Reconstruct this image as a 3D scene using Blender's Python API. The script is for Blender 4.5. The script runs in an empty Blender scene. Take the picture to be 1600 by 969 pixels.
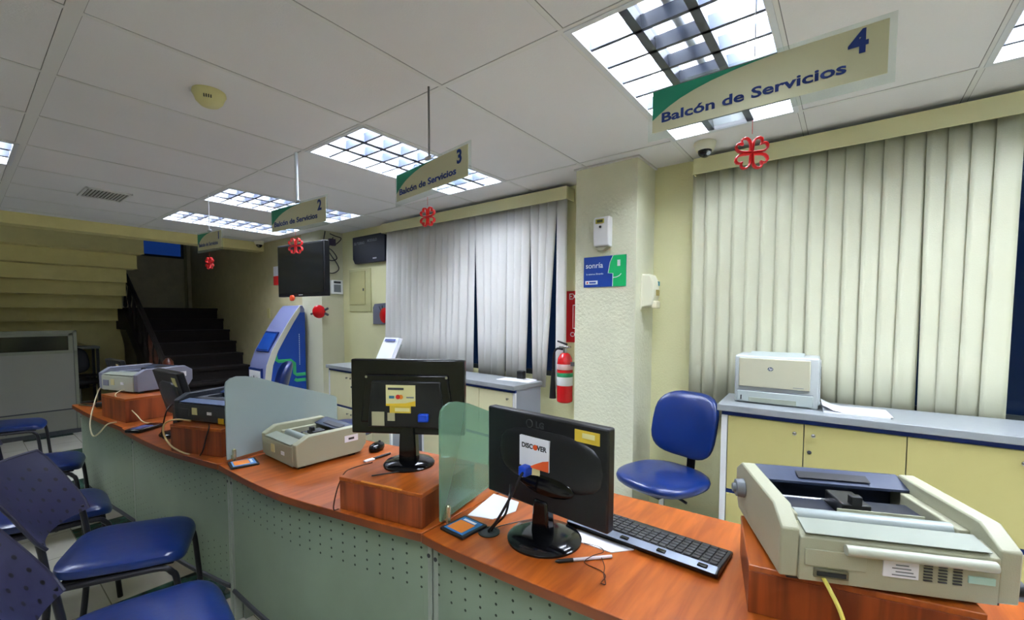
import bpy, bmesh, math, random
from mathutils import Vector, Matrix
PI = math.pi
sc = bpy.context.scene
col = sc.collection
random.seed(7)

# ------------------------------------------------------------------ camera
YAW, PITCH, ROLL = math.radians(37.837), math.radians(-2.968), math.radians(0.165)
EYE = 1.43
cd = bpy.data.cameras.new('camera'); cam = bpy.data.objects.new('camera', cd); col.objects.link(cam)
cd.sensor_fit = 'HORIZONTAL'; cd.sensor_width = 36; cd.lens = 36 * 676.94 / 1600
cd.shift_y = 43.4 / 1600
cd.clip_start = 0.02
_f = Vector((math.cos(YAW)*math.cos(PITCH), math.sin(YAW)*math.cos(PITCH), math.sin(PITCH)))
_r = Vector((math.sin(YAW), -math.cos(YAW), 0)); _u = _r.cross(_f)
_r2 = _r*math.cos(ROLL) + _u*math.sin(ROLL); _u2 = -_r*math.sin(ROLL) + _u*math.cos(ROLL)
cam.matrix_world = Matrix(((_r2.x, _u2.x, -_f.x, 0), (_r2.y, _u2.y, -_f.y, 0), (_r2.z, _u2.z, -_f.z, EYE), (0, 0, 0, 1)))
sc.camera = cam

# ------------------------------------------------------------------ world (night outside) and exposure
w = bpy.data.worlds.new('night'); sc.world = w; w.use_nodes = True
w.node_tree.nodes['Background'].inputs[0].default_value = (0.006, 0.014, 0.055, 1)
w.node_tree.nodes['Background'].inputs[1].default_value = 1.0
sc.view_settings.view_transform = 'Standard'; sc.view_settings.look = 'None'
sc.view_settings.exposure = 0.78; sc.view_settings.gamma = 1.0; sc.view_settings.use_curve_mapping = False
TUBE = 60.0                      # radiance of a fully lit fluorescent tube

# ------------------------------------------------------------------ materials
def lin(c):
    return tuple(((v/255)/12.92 if v/255 <= .04045 else ((v/255+.055)/1.055)**2.4) for v in c)
_m = {}
def mat(name, rgb, rough=.5, metal=0, bump=0, bscale=60, var=0, vscale=8, trans=0, ior=1.45, alpha=None, emit=0, coat=0, spec=None):
    if name in _m: return _m[name]
    m = bpy.data.materials.new(name); m.use_nodes = True; nt = m.node_tree
    b = nt.nodes['Principled BSDF']; c = lin(rgb)
    b.inputs['Base Color'].default_value = (*c, 1); b.inputs['Roughness'].default_value = rough
    b.inputs['Metallic'].default_value = metal; b.inputs['IOR'].default_value = ior
    if spec is not None: b.inputs['Specular IOR Level'].default_value = spec
    if trans: b.inputs['Transmission Weight'].default_value = trans
    if coat: b.inputs['Coat Weight'].default_value = coat; b.inputs['Coat Roughness'].default_value = .15
    if alpha is not None: b.inputs['Alpha'].default_value = alpha
    if emit:
        b.inputs['Emission Color'].default_value = (*c, 1); b.inputs['Emission Strength'].default_value = emit
    tc = nt.nodes.new('ShaderNodeTexCoord')
    if var:
        n = nt.nodes.new('ShaderNodeTexNoise'); n.inputs['Scale'].default_value = vscale; n.inputs['Detail'].default_value = 5
        nt.links.new(tc.outputs['Object'], n.inputs['Vector'])
        mr = nt.nodes.new('ShaderNodeMapRange'); mr.inputs['From Min'].default_value = .3; mr.inputs['From Max'].default_value = .7
        mr.inputs['To Min'].default_value = 1-var; mr.inputs['To Max'].default_value = 1+var
        nt.links.new(n.outputs['Fac'], mr.inputs['Value'])
        mx = nt.nodes.new('ShaderNodeVectorMath'); mx.operation = 'SCALE'; mx.inputs[0].default_value = c
        nt.links.new(mr.outputs[0], mx.inputs['Scale']); nt.links.new(mx.outputs[0], b.inputs['Base Color'])
    if bump:
        n = nt.nodes.new('ShaderNodeTexNoise'); n.inputs['Scale'].default_value = bscale; n.inputs['Detail'].default_value = 4
        nt.links.new(tc.outputs['Object'], n.inputs['Vector'])
        bp = nt.nodes.new('ShaderNodeBump'); bp.inputs['Strength'].default_value = bump; bp.inputs['Distance'].default_value = .01
        nt.links.new(n.outputs['Fac'], bp.inputs['Height']); nt.links.new(bp.outputs[0], b.inputs['Normal'])
    _m[name] = m; return m

def wood(name, c1, c2, rough=.32, scale=(1.2, 14, 14)):
    if name in _m: return _m[name]
    m = bpy.data.materials.new(name); m.use_nodes = True; nt = m.node_tree; b = nt.nodes['Principled BSDF']
    tc = nt.nodes.new('ShaderNodeTexCoord'); mp = nt.nodes.new('ShaderNodeMapping'); mp.inputs['Scale'].default_value = scale
    nt.links.new(tc.outputs['Object'], mp.inputs['Vector'])
    n = nt.nodes.new('ShaderNodeTexNoise'); n.inputs['Scale'].default_value = 1.6; n.inputs['Detail'].default_value = 6; n.inputs['Distortion'].default_value = .6
    nt.links.new(mp.outputs[0], n.inputs['Vector'])
    r = nt.nodes.new('ShaderNodeValToRGB'); r.color_ramp.elements[0].position = .36; r.color_ramp.elements[1].position = .66
    r.color_ramp.elements[0].color = (*lin(c1), 1); r.color_ramp.elements[1].color = (*lin(c2), 1)
    nt.links.new(n.outputs['Fac'], r.inputs[0]); nt.links.new(r.outputs[0], b.inputs['Base Color'])
    b.inputs['Roughness'].default_value = rough
    _m[name] = m; return m

def mnode(nt, op, a, b=None, c=None):
    n = nt.nodes.new('ShaderNodeMath'); n.operation = op
    for i, v in enumerate((a, b, c)):
        if v is None: continue
        if isinstance(v, (int, float)): n.inputs[i].default_value = v
        else: nt.links.new(v, n.inputs[i])
    return n.outputs[0]

def dots(name, rgb, hole, pitch_u, pitch_v, radius, bands, rough=.5, var=.06, metal=0, stagger=0.0):
    """sheet with punched holes; uv = metres along the sheet and height"""
    if name in _m: return _m[name]
    m = mat(name, rgb, rough, metal, var=var, vscale=3); nt = m.node_tree; b = nt.nodes['Principled BSDF']
    uv = nt.nodes.new('ShaderNodeUVMap'); s = nt.nodes.new('ShaderNodeSeparateXYZ'); nt.links.new(uv.outputs[0], s.inputs[0])
    U, V = s.outputs[0], s.outputs[1]
    ui = mnode(nt, 'FLOOR', mnode(nt, 'DIVIDE', U, pitch_u))
    V2 = mnode(nt, 'ADD', V, mnode(nt, 'MULTIPLY', mnode(nt, 'MODULO', ui, 2), stagger)) if stagger else V
    du = mnode(nt, 'MULTIPLY', mnode(nt, 'SUBTRACT', mnode(nt, 'FRACT', mnode(nt, 'DIVIDE', U, pitch_u)), .5), pitch_u)
    dv = mnode(nt, 'MULTIPLY', mnode(nt, 'SUBTRACT', mnode(nt, 'FRACT', mnode(nt, 'DIVIDE', V2, pitch_v)), .5), pitch_v)
    d2 = mnode(nt, 'SQRT', mnode(nt, 'ADD', mnode(nt, 'MULTIPLY', du, du), mnode(nt, 'MULTIPLY', dv, dv)))
    mask = mnode(nt, 'LESS_THAN', d2, radius)
    band = None
    for lo, hi in bands:
        k = mnode(nt, 'MULTIPLY', mnode(nt, 'GREATER_THAN', V2, lo), mnode(nt, 'LESS_THAN', V2, hi))
        band = k if band is None else mnode(nt, 'MAXIMUM', band, k)
    mask = mnode(nt, 'MULTIPLY', mask, band)
    mx = nt.nodes.new('ShaderNodeMix'); mx.data_type = 'RGBA'
    src = b.inputs['Base Color'].links[0].from_socket
    nt.links.new(mask, mx.inputs[0]); nt.links.new(src, mx.inputs[6]); mx.inputs[7].default_value = (*lin(hole), 1)
    nt.links.new(mx.outputs[2], b.inputs['Base Color'])
    return m

YEL = mat('yellow_wall_paint', (228, 225, 176), .75, bump=.25, bscale=90, var=.03, vscale=2)
YELD = mat('yellow_stair_paint', (222, 210, 148), .8, var=.04)
STUC = mat('rough_stucco', (224, 224, 196), .85, bump=.42, bscale=60, var=.03)
HALL = mat('hall_paint', (190, 180, 140), .9, bump=.3, bscale=80, var=.06)
CREAM = mat('cream_plastic', (232, 230, 205), .45)
WHT = mat('white_plastic', (235, 236, 236), .4)
PAPER = mat('paper', (240, 241, 246), .8)
BEIGE = mat('printer_beige', (168, 168, 142), .5, bump=.1, bscale=400)
BEIGE2 = mat('printer_beige_light', (186, 190, 172), .45)
LAVP = mat('printer_grey_lilac', (128, 130, 146), .5)
BLK = mat('black_plastic', (20, 21, 24), .38)
BLKG = mat('gloss_black', (9, 10, 13), .12)
DGR = mat('dark_grey', (52, 54, 60), .45)
MGR = mat('mid_grey', (120, 126, 132), .4)
STL = mat('steel', (190, 192, 195), .25, metal=1)
LVDK = mat('louver_darkened', (58, 64, 78), .3)  # blade colour darkened well below real metal to offset glare from the overbright tubes
BLUV = mat('blue_vinyl', (5, 34, 94), .3, coat=.3, bump=.05, bscale=30)
NAVY = mat('navy_trim', (16, 46, 120), .4)
TXTB = mat('sign_blue_ink', (18, 50, 130), .5)
GREEN = mat('sign_green', (20, 138, 108), .5)
GOLD = mat('sign_champagne', (210, 208, 174), .38, metal=.3)
RED = mat('red_ribbon', (214, 32, 34), .4)
REDP = mat('red_enamel', (196, 18, 24), .25, coat=.4)
LAM = mat('cream_laminate', (190, 181, 118), .45, var=.015)
LAML = mat('pale_laminate', (228, 222, 180), .45, var=.015)
GTOP = mat('grey_worktop', (140, 145, 147), .35, var=.04, vscale=30)
CABG = mat('grey_cabinet_side', (140, 145, 154), .45)
TUBM = mat('dark_tube', (34, 34, 40), .35, metal=.4)
WOODT = wood('cherry_top', (134, 60, 13), (168, 86, 26), .3, (2.2, 20, 6))
WOODE = wood('cherry_edge', (104, 48, 12), (128, 62, 19), .4, (10, 1.5, 4))
WOODB = wood('cherry_box', (98, 38, 11), (152, 72, 28), .42, (12, 16, 1.0))
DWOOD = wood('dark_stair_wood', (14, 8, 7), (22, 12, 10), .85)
RWOOD = wood('red_post_wood', (70, 28, 16), (98, 44, 26), .35)
CEILM = None
PANEL = dots('perforated_panel', (130, 146, 126), (32, 46, 34), .058, .033, .0042, [(.528, .693)], .45, .09)
PANEL2 = dots('perforated_panel_low', (130, 146, 126), (46, 58, 46), .05, .036, .0036, [(.53, .71), (.18, .36)], .45, .09, stagger=.018)
BACKP = dots('perforated_chair_back', (36, 36, 66), (8, 8, 16), .052, .05, .0075, [(.0, .26)], .4, .03, stagger=.02)
def glass_mat(name, rgb, alpha, rough, through=(215, 235, 228)):
    m = bpy.data.materials.new(name); m.use_nodes = True; nt = m.node_tree; nt.nodes.clear()
    o = nt.nodes.new('ShaderNodeOutputMaterial'); t = nt.nodes.new('ShaderNodeBsdfTransparent'); t.inputs[0].default_value = (*lin(through), 1)
    p = nt.nodes.new('ShaderNodeBsdfPrincipled'); p.inputs['Base Color'].default_value = (*lin(rgb), 1); p.inputs['Roughness'].default_value = rough
    x = nt.nodes.new('ShaderNodeMixShader'); x.inputs[0].default_value = alpha
    nt.links.new(t.outputs[0], x.inputs[1]); nt.links.new(p.outputs[0], x.inputs[2]); nt.links.new(x.outputs[0], o.inputs[0]); return m
FROST = glass_mat('frosted_glass_grey', (196, 212, 214), .68, .25)
FROSTG = glass_mat('frosted_glass_green', (132, 172, 144), .5, .2)
ACRY = glass_mat('clear_acrylic', (225, 232, 232), .10, .06, (246, 250, 248))
PANE = glass_mat('window_glass', (10, 20, 50), .35, .03)
PRTG = glass_mat('partition_glass', (30, 34, 30), .85, .15)
EDGEG = mat('glass_edge', (150, 215, 200), .2)

# ceiling tile: pale board, thin dark joint each side of the T bar
CX = (-2.155, -.935, .281, 1.352, 2.572, 3.792); CY0, CP = .2221, .61
def ceiling_mat():
    m = mat('ceiling_board', (228, 227, 228), .9, bump=.15, bscale=140, var=.03, vscale=1.2); nt = m.node_tree; b = nt.nodes['Principled BSDF']
    g = nt.nodes.new('ShaderNodeNewGeometry'); s = nt.nodes.new('ShaderNodeSeparateXYZ'); nt.links.new(g.outputs['Position'], s.inputs[0])
    d = mnode(nt, 'ABSOLUTE', mnode(nt, 'SUBTRACT', mnode(nt, 'FRACT', mnode(nt, 'ADD', mnode(nt, 'DIVIDE', mnode(nt, 'SUBTRACT', s.outputs[1], CY0), CP), 20.5)), .5))
    mk = mnode(nt, 'LESS_THAN', mnode(nt, 'MULTIPLY', d, CP), .0125)
    for x in CX:
        k = mnode(nt, 'LESS_THAN', mnode(nt, 'ABSOLUTE', mnode(nt, 'SUBTRACT', s.outputs[0], x)), .0125 if x != .281 else .024)
        mk = mnode(nt, 'MAXIMUM', mk, k)
    mx = nt.nodes.new('ShaderNodeMix'); mx.data_type = 'RGBA'; src = b.inputs['Base Color'].links[0].from_socket
    nt.links.new(mk, mx.inputs[0]); nt.links.new(src, mx.inputs[6]); mx.inputs[7].default_value = (*lin((130, 130, 130)), 1)
    nt.links.new(mx.outputs[2], b.inputs['Base Color']); return m
CEILM = ceiling_mat()
TBAR = mat('ceiling_tbar', (222, 222, 220), .6)

def floor_mat():
    m = mat('floor_tiles', (205, 202, 188), .25, var=.05, vscale=5); nt = m.node_tree; b = nt.nodes['Principled BSDF']
    g = nt.nodes.new('ShaderNodeNewGeometry'); s = nt.nodes.new('ShaderNodeSeparateXYZ'); nt.links.new(g.outputs['Position'], s.inputs[0])
    T = .4
    X = mnode(nt, 'DIVIDE', mnode(nt, 'ADD', s.outputs[0], 8.02 - .44), T); Y = mnode(nt, 'DIVIDE', mnode(nt, 'ADD', s.outputs[1], 8.0 - .42), T)
    fx, fy = mnode(nt, 'FRACT', X), mnode(nt, 'FRACT', Y)
    gx = mnode(nt, 'LESS_THAN', fx, .012); gy = mnode(nt, 'LESS_THAN', fy, .012); gr = mnode(nt, 'MAXIMUM', gx, gy)
    ix, iy = mnode(nt, 'FLOOR', X), mnode(nt, 'FLOOR', Y)
    k = mnode(nt, 'COMPARE', mnode(nt, 'MODULO', ix, 3), 2, .1)
    k2 = mnode(nt, 'COMPARE', mnode(nt, 'MODULO', iy, 3), 1, .1)
    mk = mnode(nt, 'MULTIPLY', k, k2)
    n = nt.nodes.new('ShaderNodeTexNoise'); n.inputs['Scale'].default_value = 14; n.inputs['Detail'].default_value = 8; nt.links.new(g.outputs['Position'], n.inputs['Vector'])
    r = nt.nodes.new('ShaderNodeValToRGB'); r.color_ramp.elements[0].position = .4; r.color_ramp.elements[1].position = .7
    r.color_ramp.elements[0].color = (*lin((20, 52, 42)), 1); r.color_ramp.elements[1].color = (*lin((66, 112, 96)), 1); nt.links.new(n.outputs['Fac'], r.inputs[0])
    a = nt.nodes.new('ShaderNodeMix'); a.data_type = 'RGBA'; src = b.inputs['Base Color'].links[0].from_socket
    nt.links.new(mk, a.inputs[0]); nt.links.new(src, a.inputs[6]); nt.links.new(r.outputs[0], a.inputs[7])
    c = nt.nodes.new('ShaderNodeMix'); c.data_type = 'RGBA'; nt.links.new(gr, c.inputs[0]); nt.links.new(a.outputs[2], c.inputs[6]); c.inputs[7].default_value = (*lin((140, 136, 120)), 1)
    nt.links.new(c.outputs[2], b.inputs['Base Color']); return m
FLOORM = floor_mat()

# ------------------------------------------------------------------ mesh helpers
class MB:
    def __init__(s): s.b = bmesh.new()
    def box(s, c, d, R=None):
        M = Matrix.Translation(c) @ (R.to_4x4() if R else Matrix()) @ Matrix.Diagonal((d[0], d[1], d[2], 1))
        bmesh.ops.create_cube(s.b, size=1, matrix=M); return s
    def b2(s, x0, x1, y0, y1, z0, z1): return s.box(((x0+x1)/2, (y0+y1)/2, (z0+z1)/2), (abs(x1-x0), abs(y1-y0), abs(z1-z0)))
    def cyl(s, p0, p1, r0, r1=None, n=20):
        p0, p1 = Vector(p0), Vector(p1); d = p1-p0; q = d.to_track_quat('Z', 'Y')
        bmesh.ops.create_cone(s.b, cap_ends=True, segments=n, radius1=r0, radius2=r0 if r1 is None else r1, depth=d.length,
                              matrix=Matrix.Translation((p0+p1)/2) @ q.to_matrix().to_4x4()); return s
    def tube(s, pts, r, n=8, closed=False, flat=None):
        pts = [Vector(p) for p in pts]; N = len(pts); rings = []; up = None
        for i, p in enumerate(pts):
            if closed: t = (pts[(i+1) % N]-pts[i-1]).normalized()
            else: t = (pts[min(i+1, N-1)]-pts[max(i-1, 0)]).normalized()
            if up is None:
                up = t.orthogonal().normalized() if flat is None else Vector(flat)
            up = (up - t*up.dot(t)).normalized(); bi = t.cross(up)
            ra, rb = (r, r) if not isinstance(r, tuple) else r
            rings.append([s.b.verts.new(p + up*math.cos(a)*ra + bi*math.sin(a)*rb) for a in [2*PI*k/n for k in range(n)]])
        for i in range(N if closed else N-1):
            A, B = rings[i], rings[(i+1) % N]
            for k in range(n): s.b.faces.new((A[k], A[(k+1) % n], B[(k+1) % n], B[k]))
        if not closed: s.b.faces.new(rings[0][::-1]); s.b.faces.new(rings[-1])
        return s
    def prism(s, poly, t0, t1, f):
        """poly of 2D points, f(u, v, t) -> 3D point"""
        a = [s.b.verts.new(f(u, v, t0)) for u, v in poly]; b = [s.b.verts.new(f(u, v, t1)) for u, v in poly]
        s.b.faces.new(a); s.b.faces.new(b[::-1]); n = len(poly)
        for i in range(n): s.b.faces.new((a[i], b[i], b[(i+1) % n], a[(i+1) % n]))
        return s
    def lathe(s, prof, n=28, M=None):
        M = M or Matrix(); rings = []
        for r, z in prof: rings.append([s.b.verts.new(M @ Vector((max(r, 1e-5)*math.cos(2*PI*k/n), max(r, 1e-5)*math.sin(2*PI*k/n), z))) for k in range(n)])
        for A, B in zip(rings, rings[1:]):
            for k in range(n): s.b.faces.new((A[k], A[(k+1) % n], B[(k+1) % n], B[k]))
        s.b.faces.new(rings[0][::-1]); s.b.faces.new(rings[-1]); return s
    def ell(s, c, r, e=(1, 1), n=28, m=14, bend=None):
        """super-ellipsoid cushion; e = (vertical, plan) exponents, below 1 is boxy"""
        def p(v, k): return math.copysign(abs(v)**k, v)
        rings = []
        for j in range(1, m):
            ph = -PI/2 + PI*j/m; ring = []
            for i in range(n):
                th = 2*PI*i/n; q = Vector((r[0]*p(math.cos(ph), e[0])*p(math.cos(th), e[1]), r[1]*p(math.cos(ph), e[0])*p(math.sin(th), e[1]), r[2]*p(math.sin(ph), e[0])))
                if bend: q = bend(q)
                ring.append(s.b.verts.new(Vector(c)+q))
            rings.append(ring)
        for A, B in zip(rings, rings[1:]):
            for k in range(n): s.b.faces.new((A[k], A[(k+1) % n], B[(k+1) % n], B[k]))
        s.b.faces.new(rings[0][::-1]); s.b.faces.new(rings[-1]); return s
    def sheet(s, pts, z0, z1, th=0.0, nz=1):
        """upright sheet along plan polyline with uv in metres"""
        uvl = s.b.loops.layers.uv.verify(); L = 0; prev = None
        for i, p in enumerate(pts):
            if i: L2 = L + (Vector(p)-Vector(pts[i-1])).length
            else: L2 = 0
            cur = (p, L2); L = L2
            if prev:
                (a, la), (b, lb) = prev, cur
                d = (Vector(b)-Vector(a)).normalized(); nrm = Vector((-d.y, d.x))*th
                for off in ((0, 0), (nrm.x, nrm.y)) if th else ((0, 0),):
                    vs = [s.b.verts.new((a[0]+off[0], a[1]+off[1], z0)), s.b.verts.new((b[0]+off[0], b[1]+off[1], z0)), s.b.verts.new((b[0]+off[0], b[1]+off[1], z1)), s.b.verts.new((a[0]+off[0], a[1]+off[1], z1))]
                    f = s.b.faces.new(vs)
                    for lp, uv in zip(f.loops, ((la, z0), (lb, z0), (lb, z1), (la, z1))): lp[uvl].uv = uv
            prev = cur
        return s

def obj(name, mb, m, parent=None, smooth=False, bevel=0, seg=2):
    bm = mb.b if isinstance(mb, MB) else mb
    bmesh.ops.recalc_face_normals(bm, faces=bm.faces)
    me = bpy.data.meshes.new(name); bm.to_mesh(me); bm.free()
    for k in (m if isinstance(m, (list, tuple)) else [m]): me.materials.append(k)
    if smooth:
        for p in me.polygons: p.use_smooth = True
        me.set_sharp_from_angle(angle=math.radians(42))
    o = bpy.data.objects.new(name, me); col.objects.link(o)
    if parent: o.parent = parent
    if bevel:
        md = o.modifiers.new('bevel', 'BEVEL'); md.width = bevel; md.segments = seg; md.limit_method = 'ANGLE'; md.angle_limit = math.radians(40)
        for p in me.polygons: p.use_smooth = True
        me.set_sharp_from_angle(angle=math.radians(42))
    return o
def tag(o, label, cat, group=None, kind=None):
    o['label'] = label; o['category'] = cat
    if group: o['group'] = group
    if kind: o['kind'] = kind
    return o
def thing(name, label, cat, loc=(0, 0, 0), rz=0, group=None):
    o = bpy.data.objects.new(name, None); col.objects.link(o); o.empty_display_size = .05
    o.location = loc; o.rotation_euler = (0, 0, rz); tag(o, label, cat, group); return o
def struct(name, mb, m, parent=None, **k):
    o = obj(name, mb, m, parent, **k)
    if not parent: o['kind'] = 'structure'
    return o
def dup(o, parent=None):
    c = o.copy(); col.objects.link(c); c.parent = parent
    for ch in list(o.children): dup(ch, c)
    return c
def face(o, right, up):
    r, u = Vector(right).normalized(), Vector(up).normalized(); n = r.cross(u)
    return Matrix(((r.x, u.x, n.x, o[0]), (r.y, u.y, n.y, o[1]), (r.z, u.z, n.z, o[2]), (0, 0, 0, 1)))
def text(name, body, size, m, parent, M, bold=0.0, align='CENTER', sx=1.0, shear=0.0, fit=None):
    cu = bpy.data.curves.new(name, 'FONT'); cu.body = body; cu.size = size; cu.offset = bold; cu.align_x = align; cu.align_y = 'CENTER'
    cu.extrude = .0003; cu.shear = shear; cu.resolution_u = 3
    t = bpy.data.objects.new(name, cu); col.objects.link(t)
    dg = bpy.context.evaluated_depsgraph_get(); dg.update()
    me = bpy.data.meshes.new_from_object(t.evaluated_get(dg)); bpy.data.objects.remove(t)
    if fit:
        xs_ = [v.co.x for v in me.vertices]; sx = fit/(max(xs_)-min(xs_))
    me.transform(Matrix.Diagonal((sx, 1, 1, 1))); me.transform(M)
    me.materials.clear(); me.materials.append(m)
    o = bpy.data.objects.new(name, me); col.objects.link(o); o.parent = parent; return o
def crv(pts, n=8):
    """Catmull-Rom through points"""
    P = [Vector(p) for p in pts]; P = [P[0]*2-P[1]] + P + [P[-1]*2-P[-2]]; out = []
    for i in range(1, len(P)-2):
        for k in range(n):
            t = k/n; a, b, c, d = P[i-1], P[i], P[i+1], P[i+2]
            out.append(.5*((2*b)+(-a+c)*t+(2*a-5*b+4*c-d)*t*t+(-a+3*b-3*c+d)*t**3))
    out.append(P[-2]); return out

# ------------------------------------------------------------------ SETTING
ZC = 2.43; WX = 2.97
f = MB().b2(-2.6, 3.1, -3.1, 9.7, -.1, 0); struct('floor', f, FLOORM)
FIX = [(1.352, 2.572, 0), (1.352, 2.572, 3), (1.352, 2.572, 6), (1.352, 2.572, 8), (-.935, .281, 6), (1.352, 2.572, -2), (1.352, 2.572, -4), (-.935, .281, 0), (-.935, .281, -3)]
VENTR = (.672, .958, 4.75, 5.15)
c = MB()
xs = [-2.6, -2.155, -.935, .281, 1.352, 2.572, 3.1]; ys = [CY0+CP*j for j in range(-5, 11)] + [6.5]; ys[0] = -3.1
for i in range(len(xs)-1):
    for j in range(len(ys)-1):
        if any(abs(xs[i]-a) < .01 and abs(ys[j]-(CY0+CP*k)) < .01 for a, _, k in FIX): continue
        c.b2(xs[i], xs[i+1], ys[j], ys[j+1], ZC, ZC+.02)
c.b2(-2.6, 3.1, -3.1, 6.5, ZC+.16, ZC+.18)
struct('ceiling', c, CEILM)
t = MB()
for x in xs[1:-1]:
    hw = .011 if abs(x-.281) > .01 else .022; t.b2(x-hw, x+hw, -3.1, 6.5, ZC-.003, ZC+.001)
for y in ys[1:-1]: t.b2(-2.6, 3.1, y-.010, y+.010, ZC-.0025, ZC+.001)
struct('trim_1', t, TBAR)
w_ = MB()   # window wall, with two openings
w_.b2(WX, WX+.15, -3.1, 5.5, 0, .93); w_.b2(WX, WX+.15, -3.1, 5.5, 2.32, 2.6)
for a, b in ((-3.1, -2.6), (.72, 1.78), (3.98, 5.5)): w_.b2(WX, WX+.15, a, b, .93, 2.32)
struct('wall_right', w_, YEL)
for k, (a, b) in enumerate(((-2.6, .72), (1.78, 3.98)), 1):
    fr = MB()
    for y in (a, (a+b)/2, b): fr.b2(WX+.05, WX+.09, y-.025, y+.025, .93, 2.32)
    for z in (.95, 2.30): fr.b2(WX+.05, WX+.09, a, b, z-.02, z+.02)
    wf = struct('window_%d' % k, fr, mat('window_frame', (60, 66, 72), .4, metal=.5))
    obj('pane', MB().b2(WX+.068, WX+.072, a+.02, b-.02, .96, 2.29), PANE, wf)
pl = MB().b2(2.66, WX+.01, 1.075, 1.51, 0, ZC-.001); struct('wall_pillar', pl, STUC)
cornice = MB().b2(2.645, WX, 1.06, 1.52, ZC-.012, ZC-.002); struct('trim_2', cornice, TBAR)
pl = MB().b2(2.69, 3.1, 4.95, 5.42, 0, ZC-.001); struct('wall_pillar_far', pl, mat('pillar_paint', (205, 203, 176), .8, bump=.2))
struct('wall_stair', MB().b2(2.7, 2.85, 5.42, 9.7, 0, 3.2), HALL)
struct('wall_back', MB().b2(-2.6, 2.85, 9.55, 9.7, 0, 3.2), mat('hall_dim_paint', (206, 196, 168), .9, var=.08))
struct('wall_left', MB().b2(-2.75, -2.6, -3.1, 9.7, 0, 3.2), YEL)
struct('wall_front', MB().b2(-2.6, 3.1, -3.25, -3.1, 0, 2.7), YEL)
beam = MB().b2(-2.6, 2.7, 6.5, 6.72, 2.315, ZC+.25); struct('wall_beam', beam, YELD)
struct('ceiling_hall', MB().b2(-2.6, 2.85, 6.5, 9.7, 3.2, 3.3), HALL)
# upper flight: stepped soffit seen from below, then the wall under it
st = MB()
zb = [2.237, 2.054, 1.873, 1.696, 1.515, 1.332]; xr = [1.60, 1.575, 1.51, 1.545, 1.543, 1.535]
for k in range(6):
    y = 7.5 + .26*k; zt = zb[k-1] + .0 if k else 2.6
    st.b2(-2.6, xr[k], y, y+.30, zb[k], zt+.02 if k else zt)
    st.b2(-2.6, xr[k], y-.012, y+.02, zb[k]-.004, zb[k]+.012)
struct('wall_stair_soffit', st, YELD, bevel=.002)
uw = MB().prism([(-2.6, 0), (.93, 0), (.93, 1.12), (1.27, .93), (1.27, 0), (1.63, 0), (1.63, .95), (1.56, 1.33), (-2.6, 1.33)], 9.0, 9.12, lambda u, v, t: (u, t, v))
struct('wall_under_stair', uw, YELD)
struct('wall_recess', MB().b2(.4, 1.5, 9.4, 9.5, 0, 1.4), YELD)
# lower flight
ls = MB()
for k in range(1, 10):
    y = 7.07 + .25*(k-4); ls.b2(1.64, 2.698, y, 9.548 if k == 9 else y+.25, 0 if k < 9 else 1.3, .17*k); ls.b2(1.64, 2.698, y-.025, y+.02, .17*k-.035, .17*k+.001)
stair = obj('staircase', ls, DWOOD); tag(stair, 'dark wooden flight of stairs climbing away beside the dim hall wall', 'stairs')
rail = thing('stair_railing', 'dark wooden handrail with balusters and turned post along the stairs', 'railing', (1.572, 6.5, 0))
obj('handrail', MB().tube([(0, .1, .80), (0, .9, 1.34), (0, 1.95, 2.02), (0, 2.3, 2.1)], (.03, .035), 8), DWOOD, rail, smooth=True)
for k in range(9):
    y = .25 + .25*k; zt = .80 + (y-.1)*.64
    obj('baluster', MB().lathe([(.014, .17*max(0, int((y+6.5-6.32)/.25)+1)), (.024, zt-.45), (.012, zt-.3), (.026, zt-.2), (.012, zt-.02)], 8, Matrix.Translation((0, y, 0))), RWOOD if k < 3 else DWOOD, rail, smooth=True)
obj('stringer', MB().prism([(-.12, 0), (-.12, .14), (1.95, 1.46), (2.6, 1.46), (2.6, 1.2), (1.9, 1.2), (.1, 0)], -.025, .035, lambda u, v, q: (q, u, v)), DWOOD, rail)
obj('newel_post', MB().lathe([(.05, 0), (.05, .3), (.035, .36), (.055, .5), (.03, .62), (.05, .7), (.062, .78), (.05, .86), (.02, .90)], 16), RWOOD, rail, smooth=True)
struct('window_3', MB().b2(1.97, 2.54, 9.5, 9.55, 2.46, 2.75), mat('blue_night_window', (38, 88, 190), .3, emit=.10))
obj('frame', MB().b2(2.54, 2.6, 9.48, 9.55, 2.44, 2.78).b2(1.9, 2.6, 9.48, 9.55, 2.43, 2.46), DGR, bpy.data.objects['window_3'])
pp = obj('vertical_pipe', MB().cyl((2.60, 9.48, 1.53), (2.60, 9.48, 3.1), .022, n=10), mat('pipe_cream', (160, 150, 110), .6), smooth=True); tag(pp, 'cream vertical pipe in the corner above the stair landing', 'pipe')

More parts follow.
